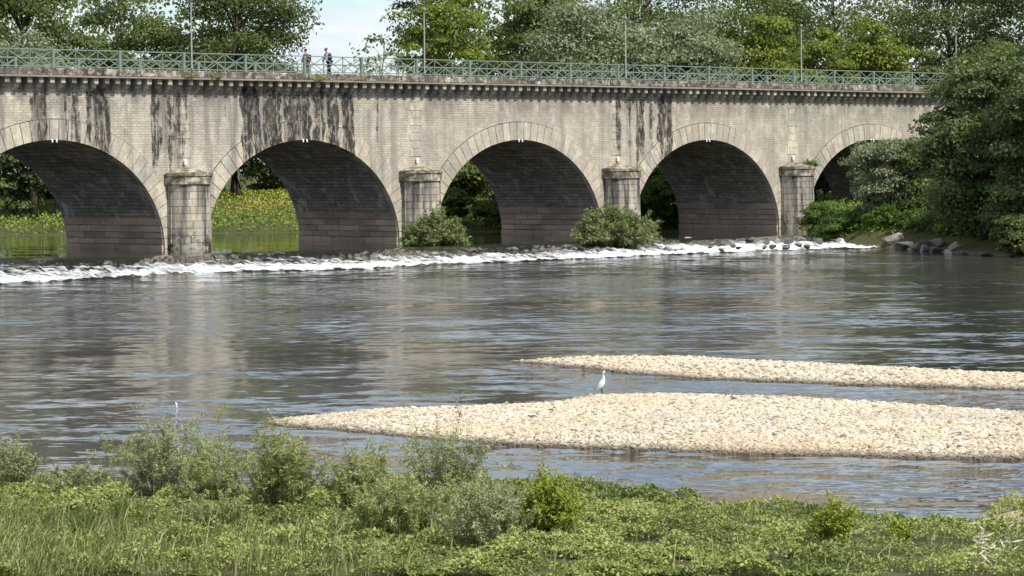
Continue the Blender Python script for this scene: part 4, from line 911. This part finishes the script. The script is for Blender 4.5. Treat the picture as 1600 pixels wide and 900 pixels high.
def gpt(u, v_):                                           # pixel -> point on the near bank
    z = LOW + .3
    for _ in range(6): x, y = onz(u, v_, z); z = float(ground_z(x, y))
    return x, y, z
sg = 'willow saplings on the near bank'
SAP = [ # u, base v, top v, half width px, material, stems, label
    (18, 765, 690, 48, 'sapg', 30, 'feathery grey-green sapling at the water by the left end of the bank'),
    (112, 772, 728, 62, 'sapg', 18, 'low straggly sapling with dry arching stalks at the waterline'),
    (190, 758, 672, 46, 'sap', 34, 'bushy olive sapling at the water behind the upright reed tuft'),
    (262, 775, 660, 70, 'sapg', 52, 'tall pale flecked sapling, highest of the left group'),
    (335, 790, 672, 56, 'sap', 34, 'thin upright sapling between the pale flecked one and the yellowish one'),
    (440, 800, 664, 62, 'sap', 60, 'dense yellowish upright sapling in front of the gravel bar tip'),
    (560, 800, 694, 62, 'sap', 44, 'wide olive sapling between the yellowish upright one and the tallest one'),
    (692, 790, 652, 64, 'sapg', 34, 'tallest open sapling reaching across the gravel bar'),
    (640, 842, 742, 92, 'sap', 64, 'broad dense sapling in front of the tallest open one'),
    (752, 858, 748, 78, 'sapg', 44, 'greyish sapling beside the yellow-green bush'),
    (858, 842, 762, 46, 'sapy', 60, 'bright yellow-green rounded bush on the near bank'),
    (330, 835, 772, 60, 'sap', 26, 'low brownish sapling in the grass before the pale flecked one'),
    (1303, 860, 796, 32, 'sapy', 30, 'small upright yellow-green bush alone on the creeping plants'),
    (1408, 852, 822, 15, 'sapy', 12, 'tiny yellow-green seedling right of the small upright bush')]
for i, (u, b, tp, hw, mt, ns, lab) in enumerate(SAP):
    hw *= 1.05; x, y, z = gpt(u, b); h_ = (b - tp) * y / F * (1.5 if mt == 'sapy' else 1.2)
    shrub('sapling', lab, x, y, z - .02, h_, hw * y / F, mt, int(ns * 1.45), 42, .07 if mt != 'sapy' else .055, .016 if mt != 'sapy' else .02, .1, seed=200 + i, spread=.55, group=sg, sub=6, stemr=.005, cat='sapling', start=.25)
for i, (u, b, tp, hw, lab) in enumerate(((195, 828, 766, 22, 'upright dark green reed tuft in the grass'), (133, 838, 782, 20, 'shorter reed tuft left of the upright one'))):
    x, y, z = gpt(u, b); n = 130; q = g.normal(0, .45, (n, 2)) * hw * y / F
    V, Q = blades(np.stack([x + q[:, 0], y + q[:, 1], np.full(n, z)], -1) - np.array([x, y, z]), g.uniform(.6, 1.05, n) * (b - tp) * y / F * 1.1, np.array([.1, 0]), .1, g.uniform(.009, .015, n), g)
    e = tag(link('reed_tuft', np_mesh('reed_tuft', V, Q, G['mat'], tint=np.repeat(g.uniform(0, .6, n), 8)), loc=(x, y, z)), lab, 'reeds')
# pale dry plant at the right corner
x, y, z = gpt(1540, 896); e = empty('dry_plant', (x, y, z)); tag(e, 'bleached dry plant with long pale leaves on the near bank', 'plant')
gg = random.Random(5); SV, SF = [], []; tips = []
for j in range(7):
    b_ = Vector((gg.gauss(0, .14), gg.gauss(0, .08), 0)); t_ = b_ + Vector((gg.gauss(0, .17), gg.gauss(0, .1), gg.uniform(.3, .68))); m_ = (b_ + t_) / 2 + Vector((gg.gauss(0, .03), 0, .05))
    tube([b_, m_, t_], [.007, .005, .003], 4, SV, SF, False); tips.append((b_, m_, t_))
link('stalk', pyd('stalk', SV, SF, G['dry']), parent=e)
for j in range(44):
    b_, m_, t_ = gg.choice(tips); q = gg.uniform(.25, 1); st_ = b_.lerp(m_, q * 2) if q < .5 else m_.lerp(t_, q * 2 - 1)
    a = gg.uniform(0, 6.28); l1 = gg.uniform(.07, .2); dv = Vector((math.cos(a), math.sin(a) * .5, gg.uniform(-.1, 1.2))).normalized()
    V_, Q_ = leaf_quads(np.array([st_ + dv * l1 / 2]), np.array([[gg.uniform(-.6, .6), -.7, gg.uniform(.2, .9)]]), np.array([dv]), [l1], [l1 * .17], .5)
    link('leaf', np_mesh('leaf', V_, Q_, G['dry'], tint=[gg.random()] * 4), parent=e)
t = MT('bare_sand'); t.pbr(t.mix(t.noise(t.pos(), 14, 4), (.55, .44, .30), (.36, .27, .18)), .95, .1)
A, B = np.meshgrid(np.linspace(5.4, 8.9, 30), np.linspace(40.4, 42.4, 20)); Z = ground_z(A, B) + .02 - .12 * np.clip(np.hypot((A - 7.1) / 1.7, (B - 41.4) / .95) - .8, 0, 1)
ii = np.arange(600).reshape(20, 30); tag(link('sand_patch', np_mesh('sand_patch', np.stack([A, B, Z], -1).reshape(-1, 3), np.stack([ii[:-1, :-1], ii[:-1, 1:], ii[1:, 1:], ii[1:, :-1]], -1).reshape(-1, 4), t.m, smooth=True)), kind='structure')

# ------------------------------------------------------------------ people on the towpath
def skin_mesh(name, verts, edges, mat, root=0, sub=2):
    me = bpy.data.meshes.new(name); me.from_pydata([v_[0] for v_ in verts], edges, []); o = bpy.data.objects.new(name, me); COL.objects.link(o)
    md = o.modifiers.new('s', 'SKIN'); md.use_smooth_shade = True
    for i, v_ in enumerate(verts):
        r_ = v_[1]; sv = me.skin_vertices[0].data[i]; sv.radius = r_ if hasattr(r_, '__len__') else (r_, r_); sv.use_root = (i == root)
    o.modifiers.new('u', 'SUBSURF').levels = sub; o.modifiers['u'].render_levels = sub
    dg = bpy.context.evaluated_depsgraph_get(); res = bpy.data.meshes.new_from_object(o.evaluated_get(dg)); res.name = name
    bpy.data.objects.remove(o); res.materials.clear(); res.materials.append(mat); return res
CLO = {k: simple('cloth_' + k, c, .85, .15, .2, 6) for k, c in {'navy': (.035, .045, .11), 'shirt': (.45, .52, .62), 'black': (.012, .012, .015), 'maroon': (.11, .04, .04), 'jean': (.05, .07, .11), 'hairg': (.12, .10, .09), 'hairb': (.03, .022, .016)}.items()}
SKIN = simple('skin', (.48, .30, .22), .55, .3, .06)
def person(x, h, head_fwd, stoop, stride, mats, label, pack=False):
    """walking along the bridge towards -x; local +x is the walking direction"""
    p = bw(x, 1.0); e = empty('person', (p.x, p.y, 10.74), TH + math.pi); tag(e, label, 'person', 'walkers on the towpath'); k = h / 1.75
    P = lambda a, b, c: (a * k, b * k, c * k)
    st, hd = stoop, head_fwd
    fA, fB = P(stride, .10, .07), P(-stride, -.10, .09)
    kA, kB = P(stride * .62, .10, .50), P(-stride * .25, -.10, .48)
    ch = P(.05 + st * .55, 0, 1.25); nk = P(.06 + st, 0, 1.47 - st * .2); hd_ = P(.08 + hd, 0, 1.63 - st * .5)
    hip = P(0, 0, .93); wa = P(.02 + st * .2, 0, 1.05)
    arm = []
    for s_, sw in ((1, -.12), (-1, .14)):
        arm += [(P(ch[0] / k + .01, .21 * s_, 1.38 - st * .2), .06 * k), (P(ch[0] / k + sw * .5, .25 * s_, 1.10), .045 * k), (P(ch[0] / k + sw + .1, .23 * s_, .87), .034 * k), (P(ch[0] / k + sw + .13, .22 * s_, .79), (.045 * k, .025 * k))]
    V = [(hip, (.15 * k, .11 * k)), (wa, (.14 * k, .10 * k)), (ch, (.17 * k, .12 * k)), (nk, .06 * k), (hd_, (.085 * k, .10 * k)), (P(hd_[0] / k + .015, 0, hd_[2] / k + .10), (.075 * k, .085 * k))] + arm + \
        [(P(0, .09, .86), .095 * k), (kA, .062 * k), (fA, .045 * k), (P(fA[0] / k + .16, .11, .045), .04 * k), (P(0, -.09, .86), .095 * k), (kB, .062 * k), (fB, .045 * k), (P(fB[0] / k + .15, -.11, .05), .04 * k)]
    E_ = [(0, 1), (1, 2), (2, 3), (3, 4), (4, 5), (2, 6), (6, 7), (7, 8), (8, 9), (2, 10), (10, 11), (11, 12), (12, 13), (0, 14), (14, 15), (15, 16), (16, 17), (0, 18), (18, 19), (19, 20), (20, 21)]
    link('body', skin_mesh('body', V, E_, SKIN), parent=e)
    gr = lambda r_, a=.022: tuple(q + a * k for q in r_) if hasattr(r_, '__len__') else r_ + a * k
    sel = [0, 1, 2, 6, 7, 8, 10, 11, 12]; mp_ = {a: i for i, a in enumerate(sel)}
    link('jacket', skin_mesh('jacket', [(V[i][0], gr(V[i][1], .03)) for i in sel], [(mp_[a], mp_[b]) for a, b in E_ if a in mp_ and b in mp_], mats[0]), parent=e)
    sel = [0, 14, 15, 16, 18, 19, 20]; mp_ = {a: i for i, a in enumerate(sel)}
    link('trousers', skin_mesh('trousers', [(V[i][0], gr(V[i][1])) for i in sel], [(mp_[a], mp_[b]) for a, b in E_ if a in mp_ and b in mp_], mats[1]), parent=e)
    for a, b in ((16, 17), (20, 21)): link('shoe', skin_mesh('shoe', [(V[a][0], .062 * k), (V[b][0], .05 * k)], [(0, 1)], CLO['black']), parent=e)
    bm = bmesh.new(); bmesh.ops.create_uvsphere(bm, u_segments=12, v_segments=8, radius=.112 * k)
    for q in bm.verts: q.co.x = q.co.x * 1.05 - .02 * k; q.co.z = max(q.co.z, -.03 * k - q.co.x * .5) * 1.1
    me = bpy.data.meshes.new('hair'); bm.to_mesh(me); bm.free(); me.materials.append(mats[2]); link('hair', me, parent=e, loc=P(hd_[0] / k, 0, hd_[2] / k + .08))
    for s_ in (1, -1):                                     # facial features and hands
        V_, F_ = tube([P(hd_[0] / k + .095, .032 * s_, hd_[2] / k + .045), P(hd_[0] / k + .112, .032 * s_, hd_[2] / k + .045)], .012 * k, 6); link('eye', pyd('eye', V_, F_, CLO['black']), parent=e)
    V_, F_ = tube([P(hd_[0] / k + .09, 0, hd_[2] / k + .04), P(hd_[0] / k + .125, 0, hd_[2] / k + .0)], [.008 * k, .018 * k], 6); link('nose', pyd('nose', V_, F_, SKIN), parent=e)
    for ai in (9, 13):
        o_ = Vector(V[ai][0]); s_ = 1 if ai == 9 else -1
        for q in range(5):
            off = Vector(P((q - 1.5) * .019 if q < 4 else .05, -.004 * s_, -.03 if q < 4 else .0)); ln_ = (.075, .085, .08, .06, .05)[q] * k
            V_, F_ = tube([o_ + off, o_ + off + Vector((.012 * k, 0, -ln_ * .55)), o_ + off + Vector((.03 * k, -.006 * s_, -ln_))], [.011 * k, .01 * k, .007 * k], 5); link('finger', pyd('finger', V_, F_, SKIN), parent=e)
    link('shirt', boxes('shirt', [(ch[0] + .10 * k, ch[0] + .165 * k, -.075 * k, .075 * k, 1.0 * k, 1.40 * k - st * .2)], mats[3]), parent=e) if mats[3] else None
    if pack:
        me = bevel(boxes('backpack', [(-.30 * k, -.09 * k, -.15 * k, .15 * k, .98 * k, 1.42 * k)], mats[4]), .05, 2); link('backpack', me, parent=e)
    return e
person(12.66, 1.78, .20, .14, .20, (CLO['navy'], CLO['black'], CLO['hairg'], CLO['shirt']), 'walker in open navy jacket and black trousers looking down on the bridge')
person(10.76, 1.62, .03, .02, .10, (CLO['maroon'], CLO['jean'], CLO['hairb'], None, CLO['maroon']), 'walker in dark maroon top behind a railing post, following the path', True)

# ------------------------------------------------------------------ egret on the gravel, white stake in the shallows
ex_, ey_ = onz(941, 617, LOW + .02); eg = empty('egret', (ex_, ey_, LOW + .0)); tag(eg, 'white egret standing at the edge of the gravel bar with its neck raised', 'egret')
M['feather'] = simple('white_feathers', (.86, .86, .84), .7, .2, .03, 12); M['bleg'] = simple('black_leg', (.02, .02, .02), .6, .3, .1)
bx_ = np.array([(-.135, .075, .004), (-.115, .10, .02), (-.085, .15, .046), (-.05, .21, .066), (-.01, .28, .07), (.022, .34, .054), (.040, .39, .034), (.040, .43, .025), (.030, .47, .021), (.026, .51, .021), (.034, .545, .026), (.052, .563, .028), (.072, .562, .016), (.082, .56, .007)])
tt = np.linspace(0, 13, 40); bx_ = np.stack([np.interp(tt, range(14), bx_[:, i]) for i in range(3)], -1)
for _ in range(2): bx_[1:-1] = (bx_[:-2] + 2 * bx_[1:-1] + bx_[2:]) / 4
V_, F_ = tube([(a_, 0, c_) for a_, c_, r_ in bx_], [float(r_) for a_, c_, r_ in bx_], 14)
V_ = [(a_, b_ * .8, c_) for a_, b_, c_ in V_]
link('body', pyd('body', V_, F_, M['feather'], True), parent=eg)
V_, F_ = tube([(.075, 0, .562), (.105, 0, .558), (.14, 0, .551)], [.009, .006, .0015], 6); link('bill', pyd('bill', V_, F_, M['bleg'], True), parent=eg)
for s_ in (1, -1):
    V_, F_ = tube([(-.015, .018 * s_, .22), (-.005, .02 * s_, .12), (-.015, .02 * s_, .0)], [.012, .008, .008], 6)
    for a in (-.5, 0, .5, 3.1): tube([(-.015, .02 * s_, .006), (-.015 + .05 * math.cos(a), .02 * s_ + .05 * math.sin(a), .004)], [.006, .003], 4, V_, F_)
    link('leg', pyd('leg', V_, F_, M['bleg'], True), parent=eg)
    V_, F_ = tube([(.052, .018 * s_, .57), (.052, .027 * s_, .57)], .004, 6); link('eye', pyd('eye', V_, F_, M['bleg']), parent=eg)
    wv = [(-.14, .016 * s_, .065), (-.05, .052 * s_, .18), (.01, .055 * s_, .29), (-.025, .055 * s_, .30), (-.095, .036 * s_, .18)]
    link('wing', pyd('wing', wv + [(a, b - .012 * s_, c_) for a, b, c_ in wv], [(0, 1, 2, 3, 4), (9, 8, 7, 6, 5)] + [(i, (i + 1) % 5, (i + 1) % 5 + 5, i + 5) for i in range(5)], M['feather']), parent=eg)
eg.rotation_euler = (0, 0, -.35)
qx, qy = onz(276, 638, LOW); V_, F_ = tube([(0, 0, -.3), (0, 0, .06), (-.004, 0, .11), (-.03, 0, .125)], [.016, .016, .017, .02], 8)
tag(link('stake', pyd('stake', V_, F_, M['white'], True), loc=(qx, qy, LOW)), 'small white stake with a bent top standing in the shallow water', 'stake')
